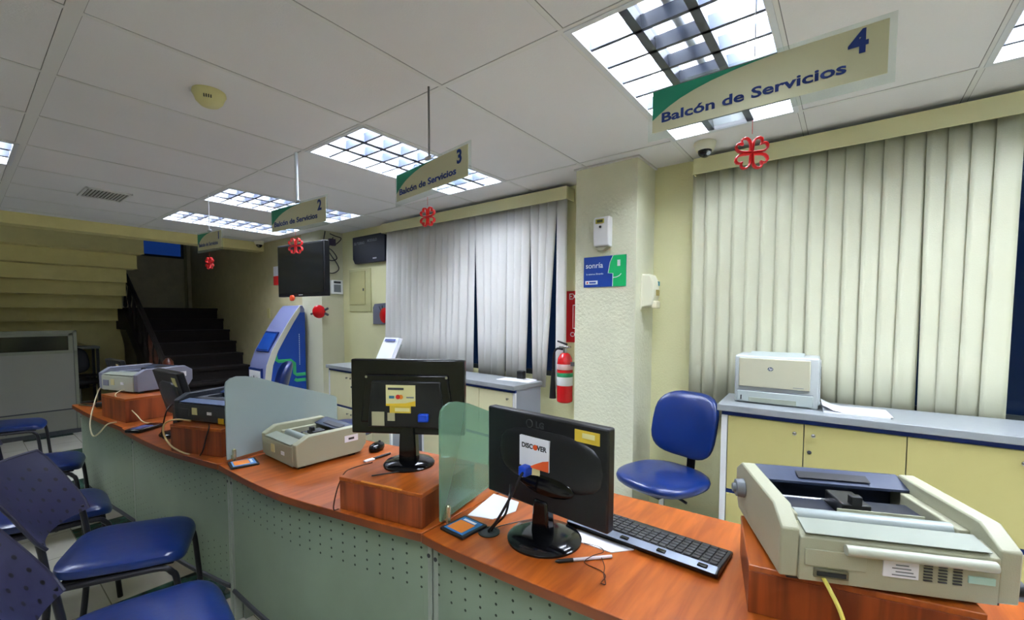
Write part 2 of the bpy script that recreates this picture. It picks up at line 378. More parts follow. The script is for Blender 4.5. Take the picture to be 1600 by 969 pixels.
# ------------------------------------------------------------------ CEILING LIGHTS
TON = mat('tube_lit', (232, 240, 255), .5, emit=TUBE); TDIM = mat('tube_lit_dim', (232, 240, 255), .5, emit=TUBE*.55); TOFF = mat('tube_unlit', (200, 206, 205), .3)
HOUSE = mat('fixture_reflector', (236, 238, 240), .35)
def fixture(x0, x1, j, label, on, nb=9):
    L = x1-x0; W = CP; y0 = CY0+CP*j
    t = thing('ceiling_light', label, 'ceiling light', (x0, y0, ZC), 0, 'recessed fluorescent lights')
    h = MB(); e = .022; H = .115
    h.b2(e-.006, L-e+.006, e-.006, W-e+.006, H, H+.006)
    h.b2(e-.006, e, e, W-e, 0, H); h.b2(L-e, L-e+.006, e, W-e, 0, H); h.b2(e, L-e, e-.006, e, 0, H); h.b2(e, L-e, W-e, W-e+.006, 0, H)
    obj('housing', h, HOUSE, t)
    fr = MB(); z0, z1 = -.006, .002
    fr.b2(.004, e+.004, .004, W-.004, z0, z1); fr.b2(L-e-.004, L-.004, .004, W-.004, z0, z1); fr.b2(e, L-e, .004, e+.004, z0, z1); fr.b2(e, L-e, W-e-.004, W-.004, z0, z1)
    obj('frame', fr, mat('fixture_frame', (214, 218, 222), .4), t)
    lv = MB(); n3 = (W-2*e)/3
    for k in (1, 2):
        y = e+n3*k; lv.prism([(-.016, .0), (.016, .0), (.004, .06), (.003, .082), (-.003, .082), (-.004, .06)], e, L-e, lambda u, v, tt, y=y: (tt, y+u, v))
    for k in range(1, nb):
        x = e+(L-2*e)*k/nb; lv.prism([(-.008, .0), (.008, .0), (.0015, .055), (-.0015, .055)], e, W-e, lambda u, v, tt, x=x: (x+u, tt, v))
    obj('louver', lv, LVDK, t)
    for k in range(3):
        y = e+n3*(k+.5); mm = {0: TOFF, 1: TON, 2: TDIM}[on[k]]
        obj('tube', MB().cyl((e+.03, y, .078), (L-e-.03, y, .078), .019, n=12), mm, t, smooth=True)
    return t
fixture(*FIX[0], 'large ceiling light nearest the camera with its middle tube unlit', (1, 0, 1), 8)
fixture(*FIX[1], 'bright square-cell ceiling light behind the hanging sign numbered 3', (1, 1, 1), 9)
fixture(*FIX[2], 'dimmer louvered ceiling light just behind the sign numbered 2', (2, 2, 2), 9)
fixture(*FIX[3], 'farthest louvered ceiling light, next to the yellow beam', (2, 2, 2), 9)
fixture(*FIX[4], 'ceiling light cut off by the left edge of the photo', (2, 2, 2), 9)
fixture(*FIX[5], 'ceiling light cut off at the top right corner of the photo', (1, 1, 1), 9)
fixture(*FIX[6], 'ceiling light over the near end of the room, outside the photo', (1, 1, 1), 5)
fixture(*FIX[7], 'ceiling light above the waiting side, outside the photo', (1, 1, 0), 5)
fixture(*FIX[8], 'rearmost ceiling light above the waiting side, outside the photo', (1, 0, 0), 5)

# vent, smoke detector, domes
v = thing('air_vent', 'rectangular white air vent with dark slots in the ceiling', 'vent', (VENTR[0], VENTR[2], ZC))
vw, vl = VENTR[1]-VENTR[0], VENTR[3]-VENTR[2]
obj('backing', MB().b2(.02, vw-.02, .02, vl-.02, -.004, -.001), mat('vent_dark', (40, 40, 38), .8), v)
fr = MB().b2(0, vw, 0, .03, -.012, 0).b2(0, vw, vl-.03, vl, -.012, 0).b2(0, .02, 0, vl, -.012, 0).b2(vw-.02, vw, 0, vl, -.012, 0); obj('frame', fr, TBAR, v, bevel=.002)
for k in range(11):
    xx = .034+k*(vw-.06)/10.5; obj('slat', MB().box((xx, vl/2, -.008), (.011, vl-.06, .002), Matrix.Rotation(.9, 3, 'Y')), TBAR, v)
sd = thing('smoke_detector', 'cream round smoke detector on the ceiling', 'smoke detector', (.745, 2.31, ZC))
obj('body', MB().lathe([(.064, 0), (.066, -.012), (.060, -.022), (.052, -.044), (.036, -.060), (0, -.062)], 32), mat('smoke_cream', (212, 206, 150), .5), sd, smooth=True)
for k in range(4):
    a_ = math.radians(-128+9*k); obj('slot', MB().box((.0515*math.cos(a_), .0515*math.sin(a_), -.036), (.010, .004, .016), Matrix.Rotation(a_, 3, 'Z')), DGR, sd)
def dome(x, y, s, label, rot=0):
    t = thing('dome_camera', label, 'security camera', (x, y, ZC), rot)
    obj('mount', MB().lathe([(.058*s, 0), (.060*s, -.008*s), (.055*s, -.03*s), (.046*s, -.048*s)], 32), CREAM, t, smooth=True)
    obj('dome', MB().ell((0, 0, -.048*s), (.038*s, .038*s, .038*s)), BLKG, t, smooth=True)
    obj('lens', MB().cyl((-.020*s, -.020*s, -.064*s), (-.027*s, -.027*s, -.074*s), .012*s, n=14), STL, t, smooth=True)
dome(2.70, .69, 1.0, 'white dome security camera on the ceiling beside the near blinds')
dome(2.60, 6.40, 1.0, 'small dome camera high up by the far beam')

# ------------------------------------------------------------------ HANGING SIGNS AND RIBBON ORNAMENTS
def heart(n=22):
    out = []
    for k in range(n):
        a = 2*PI*k/n; x = 16*math.sin(a)**3; y = 13*math.cos(a)-5*math.cos(2*a)-2*math.cos(3*a)-math.cos(4*a); out.append((x/17, (y+17)/30))
    return out
def sign(num, x, y, z, rz, W, H, rod_r, rodmat, label):
    t = thing('hanging_sign', label, 'sign', (x, y, z), rz, 'hanging counter signs')
    F = lambda u, v, d: (d, -u, v)     # u to the viewer's right, v up, d depth away
    mg = .014
    obj('acrylic_sheet', MB().prism([(-W/2-mg, -H/2-.022), (W/2+mg, -H/2-.022), (W/2+mg, H/2+.012), (-W/2-mg, H/2+.012)], 0, .004, F), ACRY, t)
    pn = obj('panel', MB().prism([(-W/2, -H/2), (W/2, -H/2), (W/2, H/2), (-W/2, H/2)], -.0015, -.0002, F), GOLD, t)
    sw = [(0, .30), (.04, .42), (.09, .55), (.15, .67), (.22, .77), (.30, .855), (.40, .93), (.50, .975), (.60, 1.0), (0, 1.0)]
    obj('green_swoosh', MB().prism([(-W/2+u*W, -H/2+v*H) for u, v in sw], -.0022, -.0014, F), GREEN, pn)
    text('lettering', 'Balcón de Servicios', H*.31, TXTB, pn, face((-.0026, W*.045, -H*.20), (0, -1, 0), (0, 0, 1)), H*.008, fit=W*.81)
    text('numeral', num, H*.60, TXTB, pn, face((-.0026, -W*.40, H*.20), (0, -1, 0), (0, 0, 1)), H*.02)
    top = ZC-z
    if rod_r > .003:
        obj('rod', MB().cyl((.002, 0, H/2+.012), (.002, 0, top), rod_r, n=12), rodmat, t, smooth=True)
        obj('bracket', MB().box((.002, 0, H/2+.016), (.016, .05, .014)), STL, t, bevel=.002)
    else: obj('cord', MB().cyl((.002, 0, H/2+.012), (.002, 0, top), rod_r, n=6), rodmat, t)
    return t
sign('4', 1.335, .222, 2.048, 0, .545, .122, .0012, MGR, 'largest hanging sign, numbered 4, above the near desk')
sign('3', 1.315, 1.49, 2.045, math.radians(-8), .56, .125, .0045, mat('rod_grey', (120, 120, 118), .4, metal=.6), 'hanging sign numbered 3 on a thin grey rod')
sign('2', 1.335, 2.73, 2.045, math.radians(3), .62, .140, .009, mat('rod_white', (225, 232, 240), .3), 'hanging sign numbered 2 on a thick white rod')
sign('1', 1.335, 4.24, 2.045, math.radians(5), .42, .135, .0035, WHT, 'smallest and farthest hanging sign, with a green corner')
def ornament(x, y, z, s, rz, label):
    t = thing('ribbon_ornament', label, 'ornament', (x, y, z), rz, 'red ribbon ornaments under the signs')
    for k in range(4):
        a = PI/4+PI/2*k; pts = []
        for hx, hy in heart(): u, v = hx*.021*s, hy*.045*s; pts.append((0, -(u*math.cos(a)-v*math.sin(a)), u*math.sin(a)+v*math.cos(a)))
        obj('heart_loop', MB().tube([Vector(p) for p in pts], (.0085*s, .0030*s), 8, closed=True, flat=(1, 0, 0)), RED, t, smooth=True)
    obj('thread', MB().cyl((0, 0, .05*s), (0, 0, 2.045-.09-z), .0008, n=5), RED, t)
ornament(1.335, .222, 1.868, 1.0, .5, 'red heart-loop ribbon ornament hanging from the sign numbered 4')
ornament(1.315, 1.50, 1.868, 1.0, .1, 'red heart-loop ribbon ornament hanging from the sign numbered 3')
ornament(1.335, 2.76, 1.862, 1.15, .5, 'red ribbon ornament hanging from the sign numbered 2, before the television')
ornament(1.335, 4.25, 1.86, 1.15, .2, 'farthest and smallest red ribbon ornament')

# ------------------------------------------------------------------ BLINDS
def blinds(label, ya, yb, slats, zb, m, mv):
    t = thing('vertical_blinds', label, 'blinds', (2.905, (ya+yb)/2, 0), 0); yc = (ya+yb)/2
    v = MB().b2(-.055, -.045, ya-yc, yb-yc, 2.305, 2.40).b2(-.045, .06, ya-yc, ya-yc+.008, 2.305, 2.40).b2(-.045, .06, yb-yc-.008, yb-yc, 2.305, 2.40)
    obj('valance', v, mv, t, bevel=.001)
    obj('head_rail', MB().b2(-.02, .02, ya-yc+.01, yb-yc-.01, 2.35, 2.385), WHT, t)
    for yt, yl, wt, wl, ang in slats:
        b = MB().b; rows = 5; cols = 5; g = []
        for r in range(rows):
            q = r/(rows-1); z = 2.37+(zb-2.37)*q; y = yt+(yl-yt)*q-yc; ww = wt+(wl-wt)*q
            row = []
            for c_ in range(cols):
                s_ = c_/(cols-1)-.5; bx = .0028*(1-4*s_*s_)
                row.append(b.verts.new((s_*ww*math.sin(ang)-bx*math.cos(ang), y+s_*ww*math.cos(ang)+bx*math.sin(ang), z)))
            g.append(row)
        for r in range(rows-1):
            for c_ in range(cols-1): b.faces.new((g[r][c_], g[r][c_+1], g[r+1][c_+1], g[r+1][c_]))
        o = obj('slat', b, m, t, smooth=True)
        so = o.modifiers.new('thick', 'SOLIDIFY'); so.thickness = .0008
    return t
SLW = mat('slat_white', (234, 232, 226), .6, bump=.1, bscale=200)
SLY = mat('slat_cream', (216, 216, 188), .6, bump=.1, bscale=200)
VAL = mat('valance_cream', (222, 219, 172), .6)
sl = []
y = .762; k = 0
while y > -1.4:
    yl = y + random.uniform(-.006, .006)
    if k == 15: yl -= .0
    sl.append((y, yl - (.012 if k in (14,) else 0), .089, .089, math.radians(-11 if k % 3 else -7))); y -= .0765; k += 1
sl = [s for s in sl if not (-.575 > s[0])]
blinds('cream vertical blinds behind the laser printer', -1.45, .795, sl, .80, SLY, VAL)
sl = []
def span(ta, tb, la, lb, n, ang=20, ov=.985):
    for i in range(n):
        yt = ta+(tb-ta)*(i+.5)/n; yl = la+(lb-la)*(i+.5)/n + (random.uniform(-.012, .012) if n > 4 else 0)
        a = math.radians(-ang+random.uniform(-8, 8))
        sl.append((yt, yl, abs(tb-ta)/n*ov/math.cos(a), abs(lb-la)/n*ov/math.cos(a), a))
span(3.955, 2.753, 4.015, 2.815, 14); span(2.753, 2.674, 2.798, 2.709, 1, 5, 1.0); span(2.674, 2.301, 2.630, 2.347, 4); span(2.301, 2.063, 2.318, 2.120, 3); span(2.063, 1.815, 2.035, 1.916, 3); span(1.815, 1.728, 1.819, 1.730, 1, 5, 1.0)
blinds('white vertical blinds with dark gaps beside the pillar', 1.70, 4.00, sl, .85, SLW, VAL)

# ------------------------------------------------------------------ STORAGE CABINETS
def cabinet(x, y, rz, L, D, Hc, seams, lam, label, left_side=True, group='low storage cabinets along the window wall', split=.50):
    t = thing('storage_cabinet', label, 'cabinet', (x, y, 0), rz, group)
    obj('worktop', MB().b2(-.02, D, -L-.01, .02, Hc-.034, Hc), GTOP, t, bevel=.003)
    b = MB().b2(.02, D-.01, -L+.0, 0, .06, Hc-.036); obj('body', b, CABG, t)
    obj('plinth', MB().b2(.05, D-.02, -L+.01, -.01, 0, .06), DGR, t)
    obj('trim_strip', MB().b2(.004, .02, -L, -.0, Hc-.056, Hc-.036).b2(.006, .02, -L, 0, split-.012, split+.012), NAVY, t)
    obj('side_panel', MB().b2(0, .02, -.028, 0, .06, Hc-.056).b2(0, .02, -L, -L+.02, .06, Hc-.056), WHT, t)
    ed = [-.030] + list(seams) + [-L+.022]
    for r, (z0, z1) in enumerate(((split+.012, Hc-.058), (.07, split-.012))):
        for i in range(len(ed)-1):
            a, bb = ed[i]-.002, ed[i+1]+.002
            d = obj('door', MB().b2(-.002, .018, bb, a, z0, z1), lam, t, bevel=.0015)
            hy = bb+.035 if i % 2 == 0 else a-.035
            obj('knob', MB().lathe([(.004, 0), (.004, .012), (.009, .014), (.009, .02), (.004, .023)], 14, face((-.002, hy, z1-.045), (0, -1, 0), (0, 0, 1))), STL, d, smooth=True)
            if i % 2 == 1:
                obj('lock', MB().lathe([(.009, 0), (.009, .004), (.005, .005)], 14, face((-.002, a-.022, z1-.13), (0, -1, 0), (0, 0, 1))), DGR, d, smooth=True)
    return t
cabinet(2.455, .511, math.radians(3.2), 1.62, .37, .97, (-.36, -.728, -1.10), LAM, 'long yellow-doored cabinet carrying the laser printer', split=.515)
def r_(x): return math.radians(x)
cabinet(2.56, 3.02, r_(-4.5), 1.13, .31, .92, (-.38, -.755), LAML, 'pale cabinet with grey side in front of the white blinds', split=.50)
cabinet(2.35, 4.22, r_(-2.0), 1.08, .42, .92, (-.42, -.80), LAML, 'pale cabinet farthest away, past the tall black monitor', split=.52)

# ------------------------------------------------------------------ SERVICE COUNTER SECTIONS
CT = .75
def counter(front, back, label, pm, zbot=.13, endcap=False):
    cx, cy = front[0]; t = thing('service_counter', label, 'counter', (cx, cy, 0), 0, 'sections of the curved service counter')
    fr = [(a-cx, b-cy) for a, b in crv2(front)]; bk = [(a-cx, b-cy) for a, b in back]
    obj('countertop', MB().prism(fr+bk[::-1], CT-.027, CT, lambda u, v, s: (u, v, s)), WOODT, t, bevel=.002)
    e = MB(); ins = [(a-.0015, b) for a, b in fr]
    e.sheet(ins, CT-.0265, CT-.001, th=-.002); obj('edge_band', e, WOODE, t)
    pf = [(a+.045, b) for a, b in fr]; pf[0] = (pf[0][0], pf[0][1]+.014); pf[-1] = (pf[-1][0], pf[-1][1]-.014)
    obj('perforated_panel', MB().sheet(pf, zbot, CT-.03, th=-.0018), pm, t)
    obj('bottom_rail', MB().tube([(a, b, zbot-.008) for a, b in pf], .012, 8), DGR, t, smooth=True)
    for (a, b) in (pf[0], pf[-1]):
        obj('post', MB().b2(a-.002, a+.028, b-.012, b+.012, .0, CT-.03), mat('counter_post', (150, 158, 146), .4), t, bevel=.003)
        obj('screw', MB().cyl((a-.004, b, .655), (a+.004, b, .655), .007, n=10), DGR, t)
    for (a, b), (c_, d) in ((pf[0], bk[0]), (pf[-1], bk[-1])):
        s = 1 if b < .3 else -1
        obj('leg_panel', MB().prism([(a+.03, b+.012*s), (c_-.05, d+.02*s), (c_-.05, d+.038*s), (a+.03, b+.03*s)], .0, CT-.03, lambda u, v, w3: (u, v, w3)), mat('counter_side', (140, 148, 140), .5), t)
    return t
def crv2(p): return [(v.x, v.y) for v in crv([(a, b, 0) for a, b in p], 5)]
counter([(1.06, -.95), (1.00, -.5), (.935, .02), (.894, .38), (.874, .65), (.862, .9), (.865, 1.024)], [(1.62, -.95), (1.60, -.5), (1.56, .1), (1.545, .4), (1.525, .75), (1.50, 1.0), (1.495, 1.04)],
        'nearest section of the wood-topped counter, under the black flat monitor and keyboard', PANEL)
counter([(.867, 1.030), (.826, 1.2), (.789, 1.379), (.748, 1.58), (.724, 1.75), (.713, 1.98), (.711, 2.235)], [(1.495, 1.046), (1.45, 1.4), (1.40, 1.75), (1.35, 2.05), (1.325, 2.24)],
        'second section of the counter, carrying the beige printer and a boxed-up monitor', PANEL, .15)
counter([(.709, 2.245), (.676, 2.42), (.645, 2.59), (.618, 2.8), (.598, 3.1), (.590, 3.41)], [(1.325, 2.246), (1.27, 2.7), (1.20, 3.1), (1.17, 3.42)],
        'third section of the counter, carrying the black printer on a wooden box', PANEL2, .16)
counter([(.597, 3.42), (.575, 3.65), (.552, 3.87), (.528, 4.3), (.519, 4.58)], [(1.17, 3.43), (1.14, 3.8), (1.12, 4.3), (1.12, 4.75)],
        'farthest section of the counter, ending in a pointed tip by the grey partition', PANEL2, .16)

def rbox(x, y, rz, W, D, H, label, strip=False):
    t = thing('riser_box', label, 'wooden box', (x, y, CT), rz, 'wooden riser boxes on the counter')
    b = MB().b2(0, D, 0, W, 0, H-.014); obj('carcass', b, WOODB, t, bevel=.0015)
    obj('lid', MB().b2(-.001, D+.001, -.001, W+.001, H-.014, H), WOODT, t, bevel=.002)
    if strip: obj('edge_strip', MB().b2(-.002, .004, .08, W-.10, H-.003, H+.0012), mat('bare_edge', (206, 128, 44), .5), t)
    return t
rbox(1.188, -.228, r_(13.5), .40, .27, .112, 'wooden box under the largest beige printer at the right edge')
rbox(.885, 1.046, r_(12.9), .352, .33, .115, 'wooden box under the upright black monitor with card stickers', True)
rbox(.758, 2.330, r_(21), .335, .30, .135, 'wooden box under the black printer')
rbox(.634, 3.545, r_(8), .37, .30, .15, 'wooden box under the farthest, grey and beige printer')

# ------------------------------------------------------------------ DOT MATRIX PRINTERS
def printer(x, y, z, rz, W, D, H, main, side, inner, label, near=False, dark=False):
    t = thing('dot_matrix_printer', label, 'printer', (x, y, z), rz, 'dot matrix printers on the counter')
    h = D/2; th = .036
    prof = [(-h+.004, .012), (-h, .78*H), (-h+.055, H), (h-.05, H), (h, .80*H), (h, .35*H), (h-.03, .012)]
    for s in (1, -1):
        o = obj('side_wall', MB().prism(prof, s*(W/2-th), s*W/2, lambda u, v, q: (u, q, v)), side, t, bevel=.004)
        obj('foot', MB().b2(-h+.02, -h+.05, s*(W/2-.05), s*(W/2-.02), 0, .012).b2(h-.08, h-.05, s*(W/2-.05), s*(W/2-.02), 0, .012), DGR, t)
    fp = [(-h, .010), (-h-.002, .68*H), (-h+.010, .72*H), (-h+.046, .78*H), (-h+.050, .74*H), (-h+.046, .30*H), (h-.01, .22*H), (h-.01, .010)]
    obj('body', MB().prism(fp, -W/2+th, W/2-th, lambda u, v, q: (u, q, v)), main, t, bevel=.002)
    bp = [(h-.02, .2*H), (h-.002, .2*H), (h-.002, .80*H), (h-.03, .96*H), (h-.040, .97*H), (h-.098, .84*H), (h-.098, .80*H), (h-.045, .91*H), (h-.02, .74*H)]
    rc = obj('rear_cover', MB().prism(bp, -W/2+th, W/2-th, lambda u, v, q: (u, q, v)), inner, t)
    obj('slot', MB().prism([(h-.088, .870*H), (h-.062, .928*H), (h-.062, .920*H), (h-.088, .862*H)], -.09, .075, lambda u, v, q: (u, q, v+.0035)), BLK, rc)
    obj('inner_tray', MB().b2(-h+.062, h-.02, -W/2+th, W/2-th, .30*H, .34*H), mat('printer_inside', (18, 22, 40), .3), t)
    for s in (1, -1): obj('inner_bracket', MB().b2(-h+.075, h-.10, s*(W/2-th-.022), s*(W/2-th), .34*H, .80*H), side, t, bevel=.003)
    pr = obj('platen_roller', MB().cyl((-h+.100, -W/2+th+.02, .70*H), (-h+.100, W/2-th-.02, .70*H), .018, n=20), DGR if dark else mat('platen_grey', (150, 160, 156), .35), t, smooth=True)
    obj('paper_guide', MB().b2(-h+.126, -h+.129, -W/2+th+.05, W/2-th-.12, .60*H, .80*H), side, t)
    obj('carriage_rail', MB().cyl((h-.13, -W/2+th, .62*H), (h-.13, W/2-th, .62*H), .006, n=12), STL, t, smooth=True)
    ph = obj('print_head', MB().b2(-h+.15, h-.13, -.03, .03, .45*H, .82*H).b2(-h+.15, -h+.17, -.012, .012, .78*H, .95*H), BLK, t, bevel=.003)
    obj('ribbon_cartridge', MB().b2(-h+.155, h-.14, -W/2+th+.03, -.035, .52*H, .70*H).b2(-h+.155, h-.14, .035, W/2-th-.03, .52*H, .66*H), mat('ribbon_black', (28, 32, 46), .3), t, bevel=.004)
    obj('tear_bar', MB().prism([(-h+.004, .72*H), (-h+.044, .79*H), (-h+.050, .825*H), (-h-.002, .75*H)], -W/2+th+.012, W/2-th-.01, lambda u, v, q: (u, q, v)), mat('shelf_beige', (140, 146, 132), .5) if not dark else mat('slate_blue_plastic', (92, 108, 140), .4), t, bevel=.001)
    kb = MB().cyl((h-.085, W/2, .60*H), (h-.085, W/2+.022, .60*H), .026, .023, n=26).cyl((h-.085, W/2+.02, .60*H), (h-.085, W/2+.03, .60*H), .012, n=16)
    obj('feed_knob', kb, MGR if not dark else BLK, t, bevel=.002)
    F = lambda py, pz: face((-h-.0028, py, pz), (0, -1, 0), (0, 0, 1))
    if near:
        obj('front_roller', MB().cyl((-h-.012, -W/2+.05, .60*H), (-h-.012, W/2-.115, .60*H), .0105, n=18), BEIGE2, t, smooth=True)
        cov = obj('interface_cover', MB().b2(-h-.005, -h, W/2-.155, W/2-.045, .30*H, .53*H), BEIGE, t, bevel=.001)
        pt = obj('parallel_port', MB().b2(-h-.006, -h, W/2-.125, W/2-.062, .15*H, .27*H), mat('port_metal', (120, 118, 96), .4, metal=.6), t, bevel=.001)
        obj('socket', MB().b2(-h-.0075, -h-.004, W/2-.12, W/2-.067, .18*H, .24*H), BLKG, pt)
        obj('rating_label', MB().b2(-h-.0035, -h, W/2-.245, W/2-.185, .28*H, .50*H), PAPER, t)
        lb = bpy.context.scene.objects[t.children[-1].name]
        for k in range(4): obj('print', MB().b2(-h-.0042, -h-.003, W/2-.24+.004*k, W/2-.20-.006*(k % 2), (.31+.045*k)*H, (.325+.045*k)*H), MGR, lb)
        for g in range(3):
            gm = MB()
            for k in range(6): gm.b2(-h-.0036, -h-.001, W/2-.268-.024*g, W/2-.254-.024*g, (.28+.04*k)*H, (.295+.04*k)*H)
            obj('vent', gm, DGR, t)
        obj('maker_label', MB().b2(-h-.004, -h, W/2-.368, W/2-.326, .33*H, .42*H), mat('label_teal', (170, 205, 190), .5), t)
        obj('power_switch', MB().cyl((-h+.03, -W/2-.02, .2*H), (-h+.03, -W/2+.001, .2*H), .020, n=22), BLK, t, bevel=.003)
    else:
        obj('rating_label', MB().b2(-h-.004, -h, .03, .065, .30*H, .56*H), mat('label_cream', (216, 206, 150), .6), t)
        obj('small_label', MB().b2(-h-.004, -h, -.07, -.04, .34*H, .45*H), PAPER, t)
        obj('interface_cover', MB().b2(-h-.004, -h, .09, .15, .25*H, .5*H), side if not dark else DGR, t, bevel=.001)
        if dark: obj('warning_label', MB().b2(-h-.004, -h, -W/2+.05, -W/2+.085, .06*H, .26*H), mat('label_yellow', (214, 176, 40), .5), t)
    if not dark:
        L2 = obj('side_label', MB().b2(h-.115, h-.045, -W/2-.0012, -W/2+.001, .52*H, .74*H), PAPER, t)
        obj('print', MB().b2(h-.095, h-.066, -W/2-.0018, -W/2-.0008, .59*H, .66*H), DGR, L2)
    return t
def place_front(fx, fy, rz, D): return fx+D/2*math.cos(rz), fy+D/2*math.sin(rz)
RZ1 = r_(23.6); c1 = ((1.066+1.227)/2, (.094-.274)/2); p = place_front(*c1, RZ1, .372)
printer(p[0], p[1], CT+.112, RZ1, .412, .372, .152, BEIGE, BEIGE, mat('printer_slate', (44, 54, 76), .35), 'largest beige dot matrix printer, nearest, with open top and grey knob', near=True)
printer(.889+.171, 1.868+.178, CT, r_(-1), .355, .343, .142, BEIGE, BEIGE, mat('printer_slate', (44, 54, 76), .35), 'beige dot matrix printer standing directly on the counter before the glass screen')
printer(.893, 2.590, CT+.135, r_(19), .40, .32, .135, DGR, mat('printer_black', (38, 42, 50), .4), mat('printer_slate2', (60, 80, 130), .35), 'black dot matrix printer on a wooden box', dark=True)
printer(.835, 3.965, CT+.15, r_(18), .41, .36, .158, BEIGE2, LAVP, mat('printer_slate', (44, 54, 76), .35), 'farthest printer, grey sides and pale front, on a wooden box')

# ------------------------------------------------------------------ MONITORS
def monitor(x, y, z, rz, W, H, zb, label, style, tilt=0, basez=.012, br=.113, by=0):
    t = thing('monitor', label, 'monitor', (x, y, z), rz, None)
    R = Matrix.Rotation(-tilt, 4, 'Y'); piv = Matrix.Translation((0, 0, zb+H*.35))
    TM = piv @ R @ piv.inverted()
    def T(mb): bmesh.ops.transform(mb.b, matrix=TM, verts=mb.b.verts); return mb
    obj('stand_base', MB().lathe([(br, 0), (br*1.0, .006), (br*.93, .013), (br*.5, .02), (0, .021)], 44), BLKG, t, smooth=True)
    sh = MB().prism([(-.018, zb), (.018, zb), (.018, zb+H), (-.018, zb+H)], -W/2, W/2, lambda u, v, q: (u, q, v))
    obj('shell', T(sh), BLK if style != 'gloss' else BLKG, t, bevel=.006)
    obj('screen', T(MB().b2(.0178, .0186, -W/2+.016, W/2-.016, zb+.022, zb+H-.016)), mat('screen_off', (14, 16, 22), .15), t)
    X = -.0186
    def plate(nm, yc, zc, w2, h2, m2, par, lift=0.0): return obj(nm, T(MB().b2(X-.0012-lift, X+.004, yc-w2/2, yc+w2/2, zb+zc-h2/2, zb+zc+h2/2)), m2, par)
    if style == 'flat':
        obj('neck', MB().prism([(-.033, .015), (.034, .015), (.026, zb+.03), (-.026, zb+.03)], -.026, .012, lambda u, v, q: (q, u, v)), BLKG, t, bevel=.008)
        bulge = MB().ell((-.012, -.02, zb+H*.56), (.020, W*.43, H*.30), (.7, .8), 36, 10); obj('rear_bulge', T(bulge), BLK, t, smooth=True)
        recess = MB().ell((-.026, -.02, zb+.085), (.008, .105, .034), (1, .8), 32, 8); obj('cable_recess', T(recess), BLKG, t, smooth=True)
        s = plate('card_sticker', .014, .174, .112, .092, PAPER, t, .016)
        XX = X-.0178
        text('lettering', 'DISCOVER', .0205, BLK, s, TM @ face((XX, .014, zb+.192), (0, -1, 0), (0, 0, 1)), .0006, sx=.98)
        obj('orange_dot', T(MB().cyl((XX-.0008, .0075, zb+.1925), (XX+.001, .0075, zb+.1925), .0082, n=20)), mat('orange_ink', (226, 92, 40), .5), s)
        sw = [(.034, .1285), (-.0415, .1285), (-.0415, .162), (-.02, .156), (.005, .144)]
        obj('orange_corner', T(MB().prism([(a, b+zb) for a, b in sw], XX-.0006, XX+.001, lambda u, v, q: (q, u, v))), mat('orange_ink', (226, 92, 40), .5), s)
        s2 = plate('yellow_sticker', -.160, .252, .080, .034, mat('sticker_yellow', (216, 186, 60), .5), t)
        obj('print', T(MB().b2(X-.0018, X, -.185, -.145, zb+.248, zb+.262)), mat('sticker_pale', (232, 224, 160), .5), s2)
        s3 = plate('rating_label', .030, .108, .072, .040, mat('label_cream', (216, 206, 150), .6), t, .012)
        obj('cable_plug', T(MB().b2(X-.045, X, .024, .052, zb+.104, zb+.134)), mat('plug_blue', (20, 70, 190), .4), s3, bevel=.004)
        lg = text('logo_lettering', 'LG', .026, mat('logo_grey', (56, 58, 60), .4), t, TM @ face((X-.0008, .005, zb+.255), (0, -1, 0), (0, 0, 1)), .001)
        obj('logo_ring', T(MB().tube([(X-.001, .045+.012*math.cos(a), zb+.256+.012*math.sin(a)) for a in [2*PI*k/20 for k in range(20)]], .0016, 5, closed=True)), mat('logo_grey', (56, 58, 60), .4), t)
    elif style == 'gloss':
        obj('neck', MB().prism([(-.034, .015), (.034, .015), (.028, zb+.05), (-.028, zb+.05)], -.024, .024, lambda u, v, q: (q, u, v)), BLKG, t, bevel=.006)
        obj('rear_frame', T(MB().prism([(-W*.41, .045), (W*.41, .045), (W*.36, H*.80), (-W*.36, H*.80)], -.028, -.012, lambda u, v, q: (q, u, zb+v))), BLKG, t, bevel=.006)
        obj('rear_panel', T(MB().prism([(-W*.34, .03), (W*.34, .03), (W*.30, H*.72), (-W*.30, H*.72)], -.036, -.02, lambda u, v, q: (q, u, zb+v))), BLK, t, bevel=.005)
        for s_ in (1, -1): obj('corner_screw', T(MB().cyl((-.030, s_*W*.35, zb+H*.77), (-.018, s_*W*.35, zb+H*.77), .005, n=10)), STL, t)
        s = plate('card_sticker', .018, .150, .112, .078, mat('sticker_cream', (226, 220, 160), .55), t, .0175)
        XX = X-.0190
        text('lettering', 'PHARMACARD', .0095, DGR, s, TM @ face((XX, .034, zb+.176), (0, -1, 0), (0, 0, 1)), .0003) if False else obj('print', T(MB().b2(XX-.0004, XX+.001, .006, .066, zb+.171, zb+.179)), DGR, s)
        obj('visa_mark', T(MB().b2(XX-.0005, XX+.001, .042, .062, zb+.139, zb+.149)), mat('ink_teal', (60, 120, 150), .5), s)
        obj('red_disc', T(MB().cyl((XX-.0007, .028, zb+.145), (XX+.001, .028, zb+.145), .0085, n=18)), mat('ink_red', (206, 40, 30), .5), s)
        obj('orange_disc', T(MB().cyl((XX-.0004, .017, zb+.145), (XX+.001, .017, zb+.145), .0085, n=18)), mat('ink_orange', (232, 140, 30), .5), s)
        obj('grey_mark', T(MB().b2(XX-.0005, XX+.001, -.032, -.004, zb+.141, zb+.146)), MGR, s)
        obj('yellow_band', T(MB().prism([(.074, .111), (-.038, .111), (-.038, .131), (.0, .122), (.074, .119)], XX-.0004, XX+.001, lambda u, v, q: (q, u, zb+v))), mat('sticker_yellow2', (232, 196, 50), .5), s)
